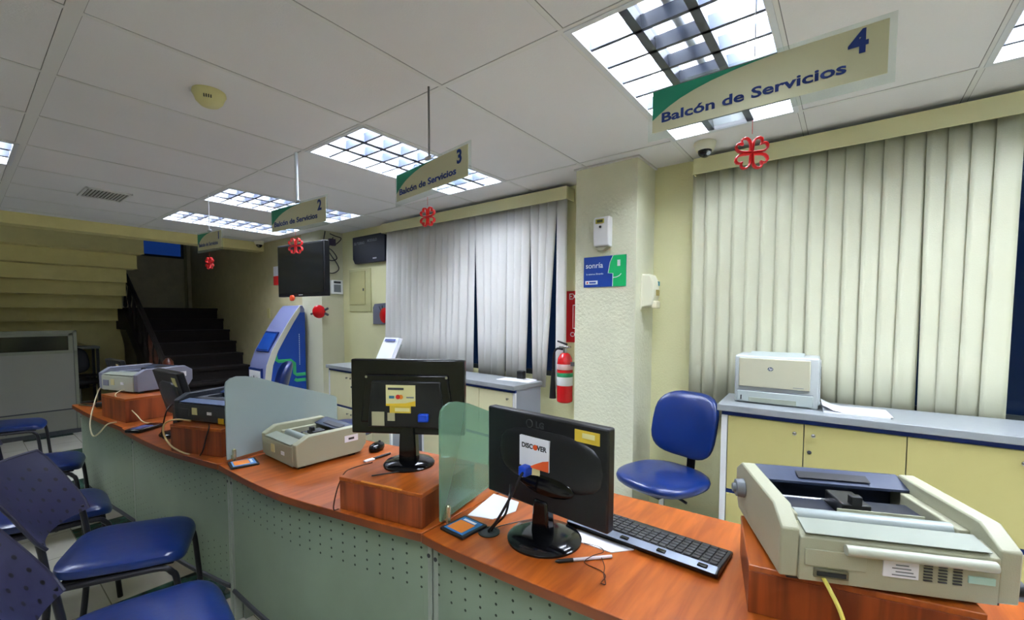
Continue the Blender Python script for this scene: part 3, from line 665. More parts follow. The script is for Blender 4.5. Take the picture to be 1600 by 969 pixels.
        s2 = plate('lower_sticker', .020, .098, .080, .026, mat('sticker_yellow', (216, 186, 60), .5), t, .0175)
        obj('print', T(MB().b2(XX-.0004, XX+.001, -.016, .040, zb+.091, zb+.104)), mat('sticker_pale', (232, 224, 160), .5), s2)
        plate('rating_label', .105, .062, .048, .052, mat('label_dim', (180, 176, 140), .6), t, .0178)
        plate('small_label', .055, .070, .028, .030, mat('label_dim', (180, 176, 140), .6), t, .0175)
        obj('cable_plug', T(MB().b2(X-.035, X-.008, -.088, -.05, zb+.055, zb+.085)), mat('plug_blue', (20, 70, 190), .4), t, bevel=.004)
    else:
        obj('neck', MB().b2(-.015, .015, -.035, .035, .015, zb+.06), BLK, t, bevel=.004)
        obj('rear_bulge', T(MB().ell((-.015, 0, zb+H*.5), (.022, W*.34, H*.30), (.6, .6), 24, 8)), DGR, t, smooth=True)
        plate('card_sticker', -W*.30, H*.80, .05, .05, mat('label_cream', (216, 206, 150), .6), t)
        plate('rating_label', .05, H*.42, .02, .05, PAPER, t)
    return t
monitor(1.080, .712, CT, r_(-4.4), .452, .285, .095, 'black monitor seen from behind, with a white and orange card sticker', 'flat')
monitor(1.040, 1.300, CT+.115, r_(32.5), .434, .282, .118, 'glossy black monitor on a wooden box, with cream and yellow stickers', 'gloss', br=.095)
monitor(.765, 3.01, CT, r_(4), .36, .27, .10, 'black monitor seen nearly edge-on behind the black printer', 'small', tilt=r_(14), br=.09)
monitor(.79, 4.52, CT, r_(4), .36, .25, .08, 'farthest black monitor at the tip of the counter', 'small', tilt=r_(12), br=.09)

# ------------------------------------------------------------------ GLASS SCREENS
def screen(x, y, rz, m, label):
    t = thing('glass_screen', label, 'glass divider', (x, y, CT), rz, 'frosted glass dividers on the counter')
    pf = [(0, .012), (0, .35), (.006, .372), (.024, .385), (.055, .392), (.10, .387), (.17, .368), (.32, .31), (.50, .25), (.62, .205), (.632, .195), (.635, .012)]
    obj('pane', MB().prism(pf, -.004, .004, lambda u, v, q: (u, q, v)), m, t)
    for s in (.045, .50):
        obj('clamp', MB().cyl((s-.02, -.014, 0), (s-.02, -.014, .055), .0085, n=16).cyl((s-.02, -.014, .052), (s-.02, -.014, .060), .0085, .003, n=16).box((s-.02, 0, .02), (.018, .03, .02)), mat('clamp_brass', (206, 204, 170), .25, metal=.8), t, smooth=True)
screen(.940, 1.022, r_(12), FROSTG, 'green frosted glass divider between the two nearest monitors')
screen(.745, 2.236, r_(12), FROST, 'grey-blue frosted glass divider behind the beige printer')

# ------------------------------------------------------------------ SMALL THINGS ON THE COUNTER
k_ = thing('keyboard', 'black and silver keyboard beside the nearest monitor', 'keyboard', (1.255, .468, CT), r_(-2))
obj('case', MB().prism([(-.07, .004), (.085, .002), (.085, .012), (-.055, .024), (-.076, .018)], -.228, .228, lambda u, v, q: (u, q, v)), BLK, k_, bevel=.003)
obj('silver_strip', MB().prism([(-.078, .0195), (-.050, .0255), (-.047, .0240), (-.075, .0180)], -.222, .222, lambda u, v, q: (u, q, v)), mat('silver_plastic', (120, 128, 142), .35, metal=.4), k_)
kk = MB()
for r in range(6):
    for c_ in range(19):
        if r == 5 and 5 < c_ < 12: continue
        xx = -.032+r*.0195; zz = .0235-(xx+.055)*.085; kk.box((xx, -.208+c_*.0231, zz), (.0155, .0185, .008), Matrix.Rotation(.085, 3, 'Y'))
obj('keys', kk, mat('key_grey', (50, 50, 52), .5), k_, bevel=.0012)
for c_ in range(3): obj('media_button', MB().b2(-.070, -.055, -.20+c_*.11, -.175+c_*.11, .0185, .0255), BLKG, k_, bevel=.002)
def mouse(x, y, rz, label):
    t = thing('computer_mouse', label, 'mouse', (x, y, CT), rz)
    obj('shell', MB().ell((0, 0, .014), (.055, .031, .022), (.8, .9)), BLKG, t, smooth=True)
    obj('wheel', MB().cyl((.03, -.004, .034), (.03, .004, .034), .006, n=12), DGR, t)
mouse(1.285, 1.86, .5, 'black mouse beside the beige printer in the middle')
def holder(x, y, rz, c1, label):
    t = thing('counter_mat', label, 'mat', (x, y, CT), rz, 'small printed counter mats')
    obj('frame', MB().b2(-.055, .055, -.052, .052, 0, .009), BLK, t, bevel=.003)
    obj('print', MB().b2(-.045, .045, -.042, .042, .009, .0098), c1, t)
    obj('orange_patch', MB().b2(-.038, .022, -.030, .036, .0098, .0102), mat('print_orange', (222, 128, 44), .5), t)
    obj('white_letters', MB().b2(.026, .036, -.024, .030, .0102, .0106), PAPER, t)
holder(.972, .948, r_(-3), mat('print_blue', (40, 110, 170), .45), 'black-framed mat with orange and blue print, beside the cable hole')
holder(.782, 2.150, r_(-12), mat('print_blue2', (90, 150, 210), .45), 'small black-framed mat before the grey-blue glass divider')
g = thing('cable_grommet', 'round black cable hole in the counter top', 'cable grommet', (1.003, .868, CT))
obj('ring', MB().lathe([(.034, 0), (.034, .003), (.026, .003), (.026, .0008), (.0, .0006)], 30), BLK, g, smooth=True)
obj('cap', MB().lathe([(.025, .0008), (.025, .002), (0, .0022)], 26), DGR, g)
tag(obj('paper_sheet', MB().prism([(1.045, 1.000), (1.075, .915), (1.17, .890), (1.235, .925), (1.235, 1.045)], CT, CT+.002, lambda u, v, q: (u, v, q)), PAPER), 'white cut sheet of paper leaning beside the green glass divider', 'paper')
tag(obj('paper_sheet', MB().prism([(1.125, .66), (1.13, .515), (1.185, .47), (1.19, .66)], CT, CT+.0025, lambda u, v, q: (u, v, q)), PAPER), 'white papers on the counter between monitor base and keyboard', 'paper')
tag(obj('business_card', MB().box((1.40, 1.50, CT+.001), (.05, .035, .002), Matrix.Rotation(.4, 3, 'Z')), PAPER, bevel=0), 'small white card on the counter behind the glossy monitor', 'card')
pn = thing('pen', 'clear capped pen tied with a thin cord, near the counter edge', 'pen', (1.05, .556, CT+.005), math.atan2(.5-.611, 1.11-.991))
obj('barrel', MB().cyl((-.035, 0, 0), (.078, 0, 0), .0048, n=12), mat('pen_clear', (205, 196, 200), .2), pn, smooth=True)
obj('grip', MB().cyl((-.078, 0, 0), (-.035, 0, 0), .0055, n=12).cyl((-.086, 0, 0), (-.078, 0, 0), .0015, .005, n=12), BLK, pn, smooth=True)
def hang(o, parent):
    bpy.context.view_layer.update(); o.parent = parent; o.matrix_parent_inverse = parent.matrix_world.inverted()
    for k in ('label', 'category', 'group'):
        if k in o.keys(): del o[k]
    return o
def cable(name, pts, r, m, label, cat='cable', grp=None):
    o = obj(name, MB().tube(crv(pts, 8), r, 7), m, smooth=True); return tag(o, label, cat, grp)
hang(cable('cord', [(1.125, .60, .753), (1.135, .555, .752), (1.11, .53, .757), (1.06, .54, .764), (1.035, .55, .753), (1.03, .50, .752), (1.015, .478, .752), (.985, .475, .752), (.975, .47, .756), (.985, .463, .752), (1.02, .485, .752), (1.055, .50, .752), (1.085, .525, .757)], .0012, mat('cord_brown', (52, 22, 12), .6), 'thin dark cord knotted beside the clear pen', 'cord'), pn)
p2 = thing('marker', 'white-capped black marker lying beside the boxed monitor', 'pen', (1.205, 1.742, CT+.006), r_(2))
obj('barrel', MB().cyl((-.02, 0, 0), (.075, 0, 0), .0055, n=10), BLK, p2, smooth=True)
obj('cap', MB().box((-.045, 0, -.001), (.05, .022, .008)), PAPER, p2, bevel=.002)
cable('monitor_cable', [(1.035, .748, .965), (1.012, .752, .955), (.992, .77, .90), (.985, .82, .81), (.995, .86, .765), (1.003, .868, .751)], .0042, BLK, 'black video cable from the nearest monitor down to the cable hole', 'cable', 'black cables of the nearest monitor')
cable('power_cable', [(1.05, .82, .90), (1.02, .80, .88), (1.0, .80, .83), (1.005, .845, .78), (1.012, .866, .752)], .0035, BLK, 'second black cable beside it at the cable hole', 'cable', 'black cables of the nearest monitor')
cable('thin_wire', [(1.03, .87, .752), (1.06, .86, .753), (1.12, .83, .753), (1.17, .80, .753)], .0015, BLK, 'thin black wire running from the cable hole behind the monitor base', 'cable')
cable('printer_cable', [(1.110, .030, .885), (1.07, .012, .875), (1.045, -.01, .84), (1.02, -.03, .77), (1.0, -.045, .752), (.985, -.05, .752)], .0042, mat('cable_yellow', (212, 200, 92), .45), 'yellowish cable plugged into the nearest beige printer', 'cable')
cable('power_cable', [(.99, 1.235, .868), (.95, 1.26, .869), (.875, 1.30, .868)], .0022, BLK, 'black cord lying over the edge of the box under the glossy monitor', 'cable')
cable('hanging_cable', [(.96, 1.42, .867), (.88, 1.425, .866), (.842, 1.415, .862), (.812, 1.405, .83), (.792, 1.40, .78), (.785, 1.392, .753), (.80, 1.386, .752)], .0022, mat('cable_brown', (60, 30, 20), .5), 'thin brown cord hanging over the left end of the monitor box', 'cable')
cable('short_cable', [(1.10, 1.20, .868), (1.14, 1.14, .87), (1.18, 1.09, .868)], .0025, BLK, 'black cord from the glossy monitor toward the green glass', 'cable')
cable('power_cable', [(.735, 2.42, .90), (.728, 2.40, .885), (.722, 2.42, .84), (.71, 2.43, .78), (.70, 2.44, .752)], .0032, BLK, 'black cord hanging across the box under the black printer', 'cable')
cable('data_cable', [(.705, 2.58, .90), (.66, 2.64, .905), (.63, 2.70, .88), (.625, 2.70, .83), (.635, 2.63, .78), (.66, 2.545, .757), (.675, 2.50, .753)], .0042, mat('cable_cream', (206, 184, 130), .5), 'cream cable looping in front of the box under the black printer', 'cable')
cable('data_cable', [(.66, 4.05, .93), (.61, 4.10, .92), (.575, 4.06, .85), (.53, 3.93, .75), (.515, 3.86, .70), (.515, 3.78, .655), (.53, 3.70, .68), (.56, 3.62, .745), (.60, 3.60, .754)], .0042, mat('cable_pale', (214, 204, 164), .5), 'pale cable drooping over the far counter edge', 'cable')
cable('thin_cable', [(.70, 3.86, .92), (.655, 3.80, .92), (.62, 3.72, .905), (.645, 3.60, .86), (.68, 3.52, .80), (.70, 3.45, .76), (.74, 3.38, .753)], .003, mat('cable_pale', (214, 204, 164), .5), 'thin pale cable down the box under the farthest printer', 'cable')
cable('monitor_cable', [(.735, 2.98, .93), (.70, 2.95, .90), (.675, 2.93, .82), (.67, 2.92, .762), (.70, 2.90, .755)], .0035, BLK, 'black cable below the edge-on monitor', 'cable')
s_ = thing('signature_pad', 'dark blue flat signature pad on the third counter section', 'signature pad', (.665, 3.25, CT), r_(35))
obj('body', MB().box((0, 0, .012), (.17, .09, .02)), BLKG, s_, bevel=.006); obj('screen', MB().box((-.02, 0, .0225), (.09, .06, .002)), mat('pad_blue', (60, 80, 140), .3), s_)
s_ = thing('card_reader', 'small black card reader at the far tip of the counter', 'card reader', (.668, 4.29, CT), r_(60))
obj('body', MB().box((0, 0, .02), (.15, .08, .035), Matrix.Rotation(.12, 3, 'Y')), BLK, s_, bevel=.006)
obj('keypad', MB().box((.02, 0, .039), (.06, .06, .004), Matrix.Rotation(.12, 3, 'Y')), MGR, s_)
s_ = thing('stapler', 'black and silver stapler lying flat near the pointed counter tip', 'stapler', (.585, 4.43, CT), r_(-70))
obj('base', MB().box((0, 0, .006), (.14, .04, .01)), STL, s_, bevel=.003); obj('arm', MB().box((.01, 0, .03), (.13, .032, .016), Matrix.Rotation(-.1, 3, 'Y')), BLK, s_, bevel=.004)

# ------------------------------------------------------------------ CHAIRS OF THE WAITING SIDE
def visitor_chair(label):
    t = thing('visitor_chair', label, 'chair', (0, 0, 0), 0, 'blue-seated metal chairs in front of the counter')
    def bend(q): q.z += -.03*max(0, (q.x-.12)/.1)**2 + .06*(q.x/.21)*(-.15) ; return q
    obj('seat', MB().ell((0, 0, .462), (.205, .208, .030), (.55, .42), 40, 12, bend), BLUV, t, smooth=True)
    obj('seat_pan', MB().b2(-.17, .17, -.18, .18, .424, .436), TUBM, t, bevel=.004)
    for s in (1, -1):
        obj('leg', MB().tube(crv([(-.19, s*.195, .425), (0, s*.197, .425), (.13, s*.197, .423), (.165, s*.198, .402), (.182, s*.199, .36), (.196, s*.202, .18), (.208, s*.206, 0)], 5), .0115, 10), TUBM, t, smooth=True)
        obj('leg', MB().tube(crv([(-.24, s*.206, 0), (-.212, s*.198, .22), (-.195, s*.19, .43), (-.203, s*.186, .54), (-.212, s*.185, .60)], 5), .0115, 10), TUBM, t, smooth=True)
    obj('cross_bar', MB().cyl((.0, -.195, .418), (.0, .195, .418), .009, n=10).cyl((-.195, -.19, .44), (-.195, .19, .44), .009, n=10), TUBM, t, smooth=True)
    m = MB(); b = m.b; uvl = b.loops.layers.uv.verify(); NU, NV = 16, 8; W = .43; H = .285
    def P(u, v, off):
        yy = (u-.5)*W; lean = -.215-.135*v-.02*v*v; arc = -.055*(1-(2*u-1)**2); rr = 1
        if v > .8: yy *= 1-.07*((v-.8)/.2)**2
        if v < .2: yy *= 1-.10*((.2-v)/.2)**2
        return Vector((lean+arc+.03-off, yy, .58+H*v*.97))
    for off in (0, .010):
        g = [[b.verts.new(P(i/NU, j/NV, off)) for j in range(NV+1)] for i in range(NU+1)]
        for i in range(NU):
            for j in range(NV):
                f = b.faces.new((g[i][j], g[i+1][j], g[i+1][j+1], g[i][j+1]))
                for lp, (a, c_) in zip(f.loops, ((i, j), (i+1, j), (i+1, j+1), (i, j+1))): lp[uvl].uv = (a/NU*W, c_/NV*H)
        if off == 0: g0 = g
    for i in range(NU): b.faces.new((g0[i][0], g0[i+1][0], g[i+1][0], g[i][0])); b.faces.new((g0[i][NV], g0[i+1][NV], g[i+1][NV], g[i][NV]))
    for j in range(NV): b.faces.new((g0[0][j], g0[0][j+1], g[0][j+1], g[0][j])); b.faces.new((g0[NU][j], g0[NU][j+1], g[NU][j+1], g[NU][j]))
    obj('backrest', m, BACKP, t, smooth=True)
    rim = [P(0, v/8, .005) for v in range(9)] + [P(u/12, 1, .005) for u in range(1, 13)] + [P(1, 1-v/8, .005) for v in range(1, 9)]
    obj('back_frame', MB().tube(rim, .0065, 8), mat('back_rim', (30, 30, 52), .4), t, smooth=True)
    return t
vc = visitor_chair('blue-seated chair with perforated back in the centre of the row'); vc.location = (.425, 2.355, 0); vc.rotation_euler.z = r_(-24)
for x, y, a, lb in ((.335, 1.66, -8, 'chair closest to the camera, its blue seat cut by the bottom edge'),
                    (.27, 3.09, -4, 'blue-seated chair partly hidden behind the centre chair backrest'),
                    (.305, 4.10, -12, 'blue-seated chair beside the counter panel, fourth from the camera'),
                    (.27, 5.72, -12, 'farthest chair, small dark blue, in front of the grey partition')):
    c2 = dup(vc); c2.location = (x, y, 0); c2.rotation_euler.z = r_(a); c2['label'] = lb

# ------------------------------------------------------------------ SWIVEL CHAIRS
def swivel(x, y, rz, zs, label, vin=BLUV, n='swivel_chair'):
    t = thing(n, label, 'chair', (x, y, 0), rz)
    obj('seat', MB().ell((0, 0, zs-.04), (.235, .235, .048), (.75, .8), 44, 14, lambda q: q+Vector((0, 0, -.014*(1-min(1, (q.x**2+q.y**2)/.05)) if q.z > 0 else 0))), vin, t, smooth=True)
    obj('backrest', MB().ell((-.235, 0, zs+.235), (.036, .205, .185), (.62, .62), 44, 16, lambda q: q+Vector((-.05*(q.y/.2)**2*-1-.10*(q.z/.19)*.5, 0, 0))), vin, t, smooth=True)
    obj('back_bracket', MB().tube(crv([(-.05, 0, zs-.10), (-.20, 0, zs-.105), (-.265, 0, zs-.05), (-.275, 0, zs+.12)], 6), (.012, .024), 8), BLK, t, smooth=True)
    obj('mechanism', MB().b2(-.12, .10, -.055, .055, zs-.125, zs-.085).cyl((0, .05, zs-.11), (.02, .17, zs-.12), .008, n=8), BLK, t, bevel=.006)
    obj('gas_column', MB().cyl((0, 0, .09), (0, 0, zs-.12), .015, n=16), STL, t, smooth=True)
    bs = MB().cyl((0, 0, .07), (0, 0, .13), .035, n=16)
    for k in range(5):
        a = 2*PI*k/5; bs.cyl((.02*math.cos(a), .02*math.sin(a), .10), (.27*math.cos(a), .27*math.sin(a), .065), .018, .011, n=8)
    bo = obj('star_base', bs, BLK, t, smooth=True)
    for k in range(5):
        a = 2*PI*k/5; cx_, cy_ = .27*math.cos(a), .27*math.sin(a)
        obj('caster', MB().cyl((cx_-.02*math.sin(a), cy_+.02*math.cos(a), .028), (cx_+.02*math.sin(a), cy_-.02*math.cos(a), .028), .028, n=14), BLK, bo, smooth=True)
    return t
swivel(2.41, .80, r_(162), .56, 'blue vinyl swivel chair between the pillar and the yellow-doored cabinet')
swivel(1.62, 4.15, r_(160), .58, 'blue swivel chair behind the black printer, mostly hidden')
swivel(1.90, 3.20, r_(170), .55, 'blue swivel chair whose tip shows over the grey glass divider')
swivel(1.02, 8.25, r_(-70), .55, 'black chair under the stairs beside the partition', mat('black_vinyl', (14, 14, 18), .5))

# ------------------------------------------------------------------ LASER PRINTER, PAPERS
hp = thing('laser_printer', 'cream laser printer on the yellow-doored cabinet', 'printer', (2.575, .29, .97), r_(2))
obj('body', MB().prism([(0, .0), (.27, .0), (.27, .235), (.22, .252), (0, .252), (-.004, .24)], -.185, .185, lambda u, v, q: (u, q, v)), mat('hp_grey', (184, 190, 188), .4), hp, bevel=.008, seg=3)
obj('front_cover', MB().b2(-.010, 0, -.150, .165, .088, .240), mat('hp_cream', (192, 190, 164), .45), hp, bevel=.004)
obj('paper_tray', MB().b2(-.012, 0, -.165, .170, .008, .066), mat('hp_grey2', (172, 182, 178), .4), hp, bevel=.004)
obj('tray_recess', MB().b2(-.0135, -.011, -.095, .115, .010, .034), mat('hp_recess', (150, 156, 140), .5), hp, bevel=.001)
obj('seam', MB().b2(-.009, .001, -.165, .170, .067, .070).b2(-.011, -.009, -.150, .165, .086, .088), MGR, hp)
obj('side_cover', MB().prism([(.01, .02), (.20, .02), (.22, .20), (.18, .235), (.02, .235)], -.191, -.183, lambda u, v, q: (u, q, v)), mat('hp_grey', (184, 190, 188), .4), hp, bevel=.003)
obj('side_vent', MB().b2(.12, .16, -.1925, -.19, .14, .20), DGR, hp)
obj('output_tray', MB().prism([(.02, .252), (.20, .252), (.20, .262), (.10, .256)], -.12, .13, lambda u, v, q: (u, q, v)), mat('hp_grey2', (172, 182, 178), .4), hp)
obj('tray_gauge', MB().b2(-.0135, -.011, .148, .153, .018, .042), BLK, hp)
lgx = obj('logo', MB().lathe([(.0125, 0), (.0125, .0012), (0, .0014)], 24, face((-.0100, .020, .187), (0, -1, 0), (0, 0, 1)) @ Matrix.Diagonal((1, .8, 1, 1))), mat('hp_badge', (70, 84, 104), .4), hp)
text('logo_lettering', 'hp', .017, WHT, lgx, face((-.0118, .020, .188), (0, -1, 0), (0, 0, 1)), .0002, shear=.3)
obj('model_print', MB().b2(-.0106, -.0098, -.125, -.080, .098, .101), MGR, hp)
ps = thing('paper_stack', 'white sheets lying on the cabinet beside the laser printer', 'paper', (2.64, -.03, .97), r_(5))
obj('sheets', MB().b2(-.10, .11, -.125, .12, 0, .007), PAPER, ps)
m = MB(); gg = []
for i in range(7):
    q = i/6; gg.append([m.b.verts.new((-.098+.20*j, .125-.26*q, .008+.028*max(0, 1-q*3)**2)) for j in (0, 1)])
for a, b in zip(gg, gg[1:]): m.b.faces.new((a[0], b[0], b[1], a[1]))
cs = obj('curled_sheet', m, PAPER, ps, smooth=True); cs.modifiers.new('s', 'SOLIDIFY').thickness = .0006

# ------------------------------------------------------------------ ON AND BESIDE THE PILLAR
PX = 2.66
af = thing('air_freshener', 'white air freshener dispenser high on the pillar', 'dispenser', (PX, 1.292, 1.97), 0)
obj('case', MB().prism([(0, -.095), (-.055, -.085), (-.062, -.02), (-.060, .085), (-.045, .103), (0, .103)], -.055, .055, lambda u, v, q: (u, q, v)), WHT, af, bevel=.008, seg=3)
obj('display', MB().b2(-.0635, -.058, -.022, .036, .058, .086), mat('lcd_frame', (186, 176, 70), .5), af)
obj('lcd', MB().b2(-.0645, -.060, -.014, .026, .064, .080), mat('lcd_dark', (60, 72, 50), .3), af)
obj('nozzle', MB().cyl((-.064, .004, .036), (-.058, .004, .036), .008, n=14), DGR, af)
obj('bottom_spout', MB().prism([(-.045, 0), (.045, 0), (.012, -.022), (-.012, -.022)], -.050, -.004, lambda u, v, q: (q, u, -.092+v)), mat('spout_grey', (170, 165, 140), .5), af)
sg = thing('smile_sign', 'blue and green sign with a smiling profile on the pillar', 'sign', (PX-.0005, 1.290, 1.722))
F = lambda u, v, q: (-q, -u, v)
obj('board', MB().prism([(-.152, -.101), (.152, -.101), (.152, .101), (-.152, .101)], 0, .004, F), mat('sign_blue', (22, 62, 148), .4), sg)
gp = [(.152, -.101), (.152, .101), (.062, .101), (.040, .055), (.028, -.012), (.062, -.016), (.060, -.101)]
gb = obj('green_face', MB().prism(gp, .0042, .0052, F), mat('face_green', (16, 172, 96), .4), sg)
obj('outline', MB().tube([F(u, v, .0055) for u, v in [(.062, .101), (.040, .055), (.028, -.012), (.062, -.016), (.060, -.101)]], .0024, 6), WHT, sg)
obj('eye', MB().prism([(.092, .030), (.112, .030), (.112, .070), (.092, .070)], .0052, .006, F), WHT, gb)
obj('mouth', MB().tube([F(u, v, .0058) for u, v in [(.064, -.043), (.085, -.042), (.105, -.034), (.120, -.020)]], .0026, 6), WHT, gb)
text('lettering', 'sonría', .052, WHT, sg, face((-.0046, .074, .042), (0, -1, 0), (0, 0, 1)), .0004)
text('small_lettering', 'lo estamos filmando', .0155, WHT, sg, face((-.0046, .070, -.014), (0, -1, 0), (0, 0, 1)), .0002)
bd = obj('badge', MB().prism([(-.140, -.083), (-.048, -.083), (-.048, -.058), (-.140, -.058)], .0042, .005, F), WHT, sg)
obj('print', MB().prism([(-.110, -.076), (-.060, -.076), (-.060, -.066), (-.110, -.066)], .005, .0055, F), mat('sign_blue', (22, 62, 148), .4), bd)
obj('mark', MB().cyl(F(-.124, -.071, .005), F(-.124, -.071, .0058), .006, n=14), RED, bd)
dp = thing('soap_dispenser', 'cream wall dispenser on the right side of the pillar', 'dispenser', (2.80, 1.075, 1.585))
obj('back_plate', MB().b2(-.060, .062, -.008, 0, -.115, .118), CREAM, dp, bevel=.003)
obj('cover', MB().prism([(0, -.105), (-.070, -.09), (-.088, -.03), (-.085, .06), (-.060, .112), (0, .115)], -.052, .052, lambda u, v, q: (q, u, v)), CREAM, dp, bevel=.010, seg=3)
obj('lever', MB().b2(-.040, .040, -.098, -.068, -.108, -.060), mat('lever_cream', (238, 232, 200), .35), dp, bevel=.006)
obj('window', MB().b2(-.014, .040, -.0905, -.084, -.025, .012), mat('disp_window', (170, 150, 80), .3), dp)
obj('sticker', MB().b2(.026, .050, -.088, -.074, .040, .068), mat('sticker_teal', (40, 130, 150), .4), dp)

ex = thing('fire_extinguisher', 'red fire extinguisher partly hidden behind the pillar', 'fire extinguisher', (2.812, 1.678, .775))
ex.scale = (.88, .88, 1)
obj('cylinder', MB().lathe([(.055, 0), (.066, .008), (.068, .02), (.068, .29), (.060, .335), (.040, .365), (.022, .375)], 32), REDP, ex, smooth=True)
obj('label', MB().lathe([(.0685, .13), (.0690, .131), (.0690, .20), (.0685, .201)], 32), mat('ext_label_white', (226, 228, 226), .5), ex, smooth=True)
obj('green_band', MB().lathe([(.0688, .195), (.0693, .196), (.0693, .225), (.0688, .226)], 32), mat('ext_green', (40, 140, 90), .5), ex, smooth=True)
obj('upper_label', MB().lathe([(.0684, .25), (.0692, .251), (.0690, .29), (.0684, .291)], 32), mat('ext_label_pink', (224, 190, 186), .5), ex, smooth=True)
obj('wall_bracket', MB().b2(-.02, .02, -.166, -.06, .28, .31), STL, ex)
obj('valve', MB().cyl((0, 0, .37), (0, 0, .42), .018, n=16).b2(-.02, .02, -.05, .05, .41, .425), STL, ex, bevel=.003)
obj('handle', MB().prism([(-.02, .43), (.075, .455), (.075, .465), (-.02, .445)], -.009, .009, lambda u, v, q: (q, u, v)), BLK, ex, bevel=.002)
obj('hose', MB().tube(crv([(0, .02, .40), (-.01, .08, .40), (-.01, .11, .34), (-.01, .112, .22), (-.01, .115, .12)], 6), .009, 8), BLK, ex, smooth=True)
obj('horn', MB().cyl((-.01, .115, .02), (-.01, .113, .24), .030, .014, n=16), BLK, ex, smooth=True)
es = thing('extinguisher_sign', 'red sign above the fire extinguisher, half hidden by the pillar', 'sign', (WX-.001, 1.60, 1.42))
obj('board', MB().b2(-.004, 0, -.16, .16, -.20, .20), mat('sign_red', (196, 24, 30), .45), es)
text('lettering', 'EXTINTOR', .066, WHT, es, face((-.0045, .0, .155), (0, -1, 0), (0, 0, 1)), .001, sx=.86)
obj('white_border', MB().tube([(-.005, y, z) for y, z in [(-.10, -.09), (.10, -.09), (.10, .09), (-.10, .09)]], .004, 5, closed=True), WHT, es)
text('lower_lettering', 'CO2', .05, WHT, es, face((-.0045, .075, -.14), (0, -1, 0), (0, 0, 1)), .001)

# on the pale cabinets
s_ = thing('rubber_stamp', 'small black stamp on the pale cabinet before the blinds', 'stamp', (2.72, 2.02, .92))
obj('body', MB().b2(-.022, .022, -.03, .03, .012, .075), BLK, s_, bevel=.006); obj('base', MB().b2(-.02, .02, -.028, .028, 0, .014), WHT, s_)
tag(obj('document', MB().box((2.70, 1.93+.12, .9215), (.13, .30, .003), Matrix.Rotation(.05, 3, 'Z')).box((2.76, 1.975, .924), (.08, .10, .003)), PAPER), 'white papers on the pale cabinet before the blinds', 'paper')
bh = thing('brochure_stand', 'brochures leaning in a stand on the farthest pale cabinet', 'brochure stand', (2.53, 3.50, .92), r_(18))
TL = Matrix.Rotation(-.42, 3, 'Y')
for k in range(3):
    m = MB().box((-.0+.012*k+.02, -.01*k, .165-.004*k), (.003, .17, .30), Matrix.Rotation(.62, 3, 'Y'))
    br = obj('brochure', m, PAPER if k else mat('brochure_front', (222, 226, 236), .4), bh)
obj('photo_print', MB().box((.012-.02, -.015, .115), (.002, .10, .11), Matrix.Rotation(.62, 3, 'Y')), mat('brochure_photo', (146, 104, 84), .5, var=.3, vscale=30), bh)
obj('title_print', MB().box((.075, .0, .265), (.002, .12, .025), Matrix.Rotation(.62, 3, 'Y')), NAVY, bh)
obj('stand', MB().b2(-.075, .10, -.09, .09, 0, .006).box((.085, 0, .12), (.004, .16, .24), Matrix.Rotation(.62, 3, 'Y')), ACRY, bh)

# ------------------------------------------------------------------ FAR END: TV, BOARD, PANEL, KIOSK
tv = thing('television', 'large black television hanging near the far pillar', 'television', (2.255, 4.52, 1.895), r_(5.5))
obj('cabinet', MB().b2(-.03, .03, -.415, .415, -.275, .275), BLK, tv, bevel=.006)
obj('screen', MB().b2(-.0325, -.029, -.395, .395, -.24, .255), mat('tv_screen', (26, 28, 30), .12), tv)
obj('wall_arm', MB().b2(.03, .06, -.12, .12, -.12, .12).cyl((.05, .1, .0), (.42, .44, .0), .02, n=10).cyl((.05, .0, .05), (.42, .44, .05), .014, n=10), BLK, tv)
obj('status_light', MB().b2(-.033, -.031, -.04, .03, -.262, -.255), WHT, tv)
tag(obj('orange_tag', MB().ell((2.205, 4.66, 1.605), (.012, .05, .032), (.8, .8), 16, 8), mat('orange_tag', (214, 70, 30), .5), smooth=True), 'small orange decoration stuck under the television screen', 'decoration')
qd = thing('queue_display', 'black turn display board on the wall left of the white blinds', 'display', (WX-.002, 4.34, 2.18))
obj('case', MB().prism([(.31, -.10), (.27, -.155), (-.31, -.155), (-.31, .155), (.31, .155)], -.05, 0, lambda u, v, q: (q, u, v)), mat('display_navy', (18, 22, 38), .35), qd, bevel=.004)
text('lettering', 'SU TURNO', .042, mat('lettering_grey', (150, 156, 166), .5), qd, face((-.0525, .17, .075), (0, -1, 0), (0, 0, 1)), .0006)
text('lettering', 'MODULO', .042, mat('lettering_grey', (150, 156, 166), .5), qd, face((-.0525, -.08, .09), (0, -1, 0), (0, 0, 1)), .0006)
obj('small_light', MB().b2(-.053, -.05, -.16, -.09, -.12, -.105), WHT, qd)
ep = thing('electrical_panel', 'cream electrical cabinet set in the far wall', 'electrical panel', (WX-.001, 4.58, 1.72))
obj('frame', MB().b2(-.012, 0, -.22, .22, -.25, .25), mat('panel_cream', (196, 194, 142), .6), ep, bevel=.003)
obj('door', MB().b2(-.022, -.012, -.12, .19, -.17, .225), mat('panel_cream2', (186, 182, 128), .6), ep, bevel=.003)
obj('latch', MB().b2(-.028, -.022, -.10, -.085, -.01, .02), DGR, ep)
lp = thing('ladybug_picture', 'grey picture with a red round decoration beside the far blinds', 'picture', (WX-.001, 4.17, 1.435))
obj('board', MB().prism([(.15, -.11), (.15, .08), (.12, .12), (-.13, .13), (-.13, -.11)], -.012, 0, lambda u, v, q: (q, u, v)), mat('board_grey', (96, 98, 112), .6), lp, bevel=.002)
obj('red_disc', MB().lathe([(.085, 0), (.085, .006), (.05, .02), (0, .024)], 28, face((-.012, -.07, -.01), (0, -1, 0), (0, 0, 1))), REDP, lp, smooth=True)
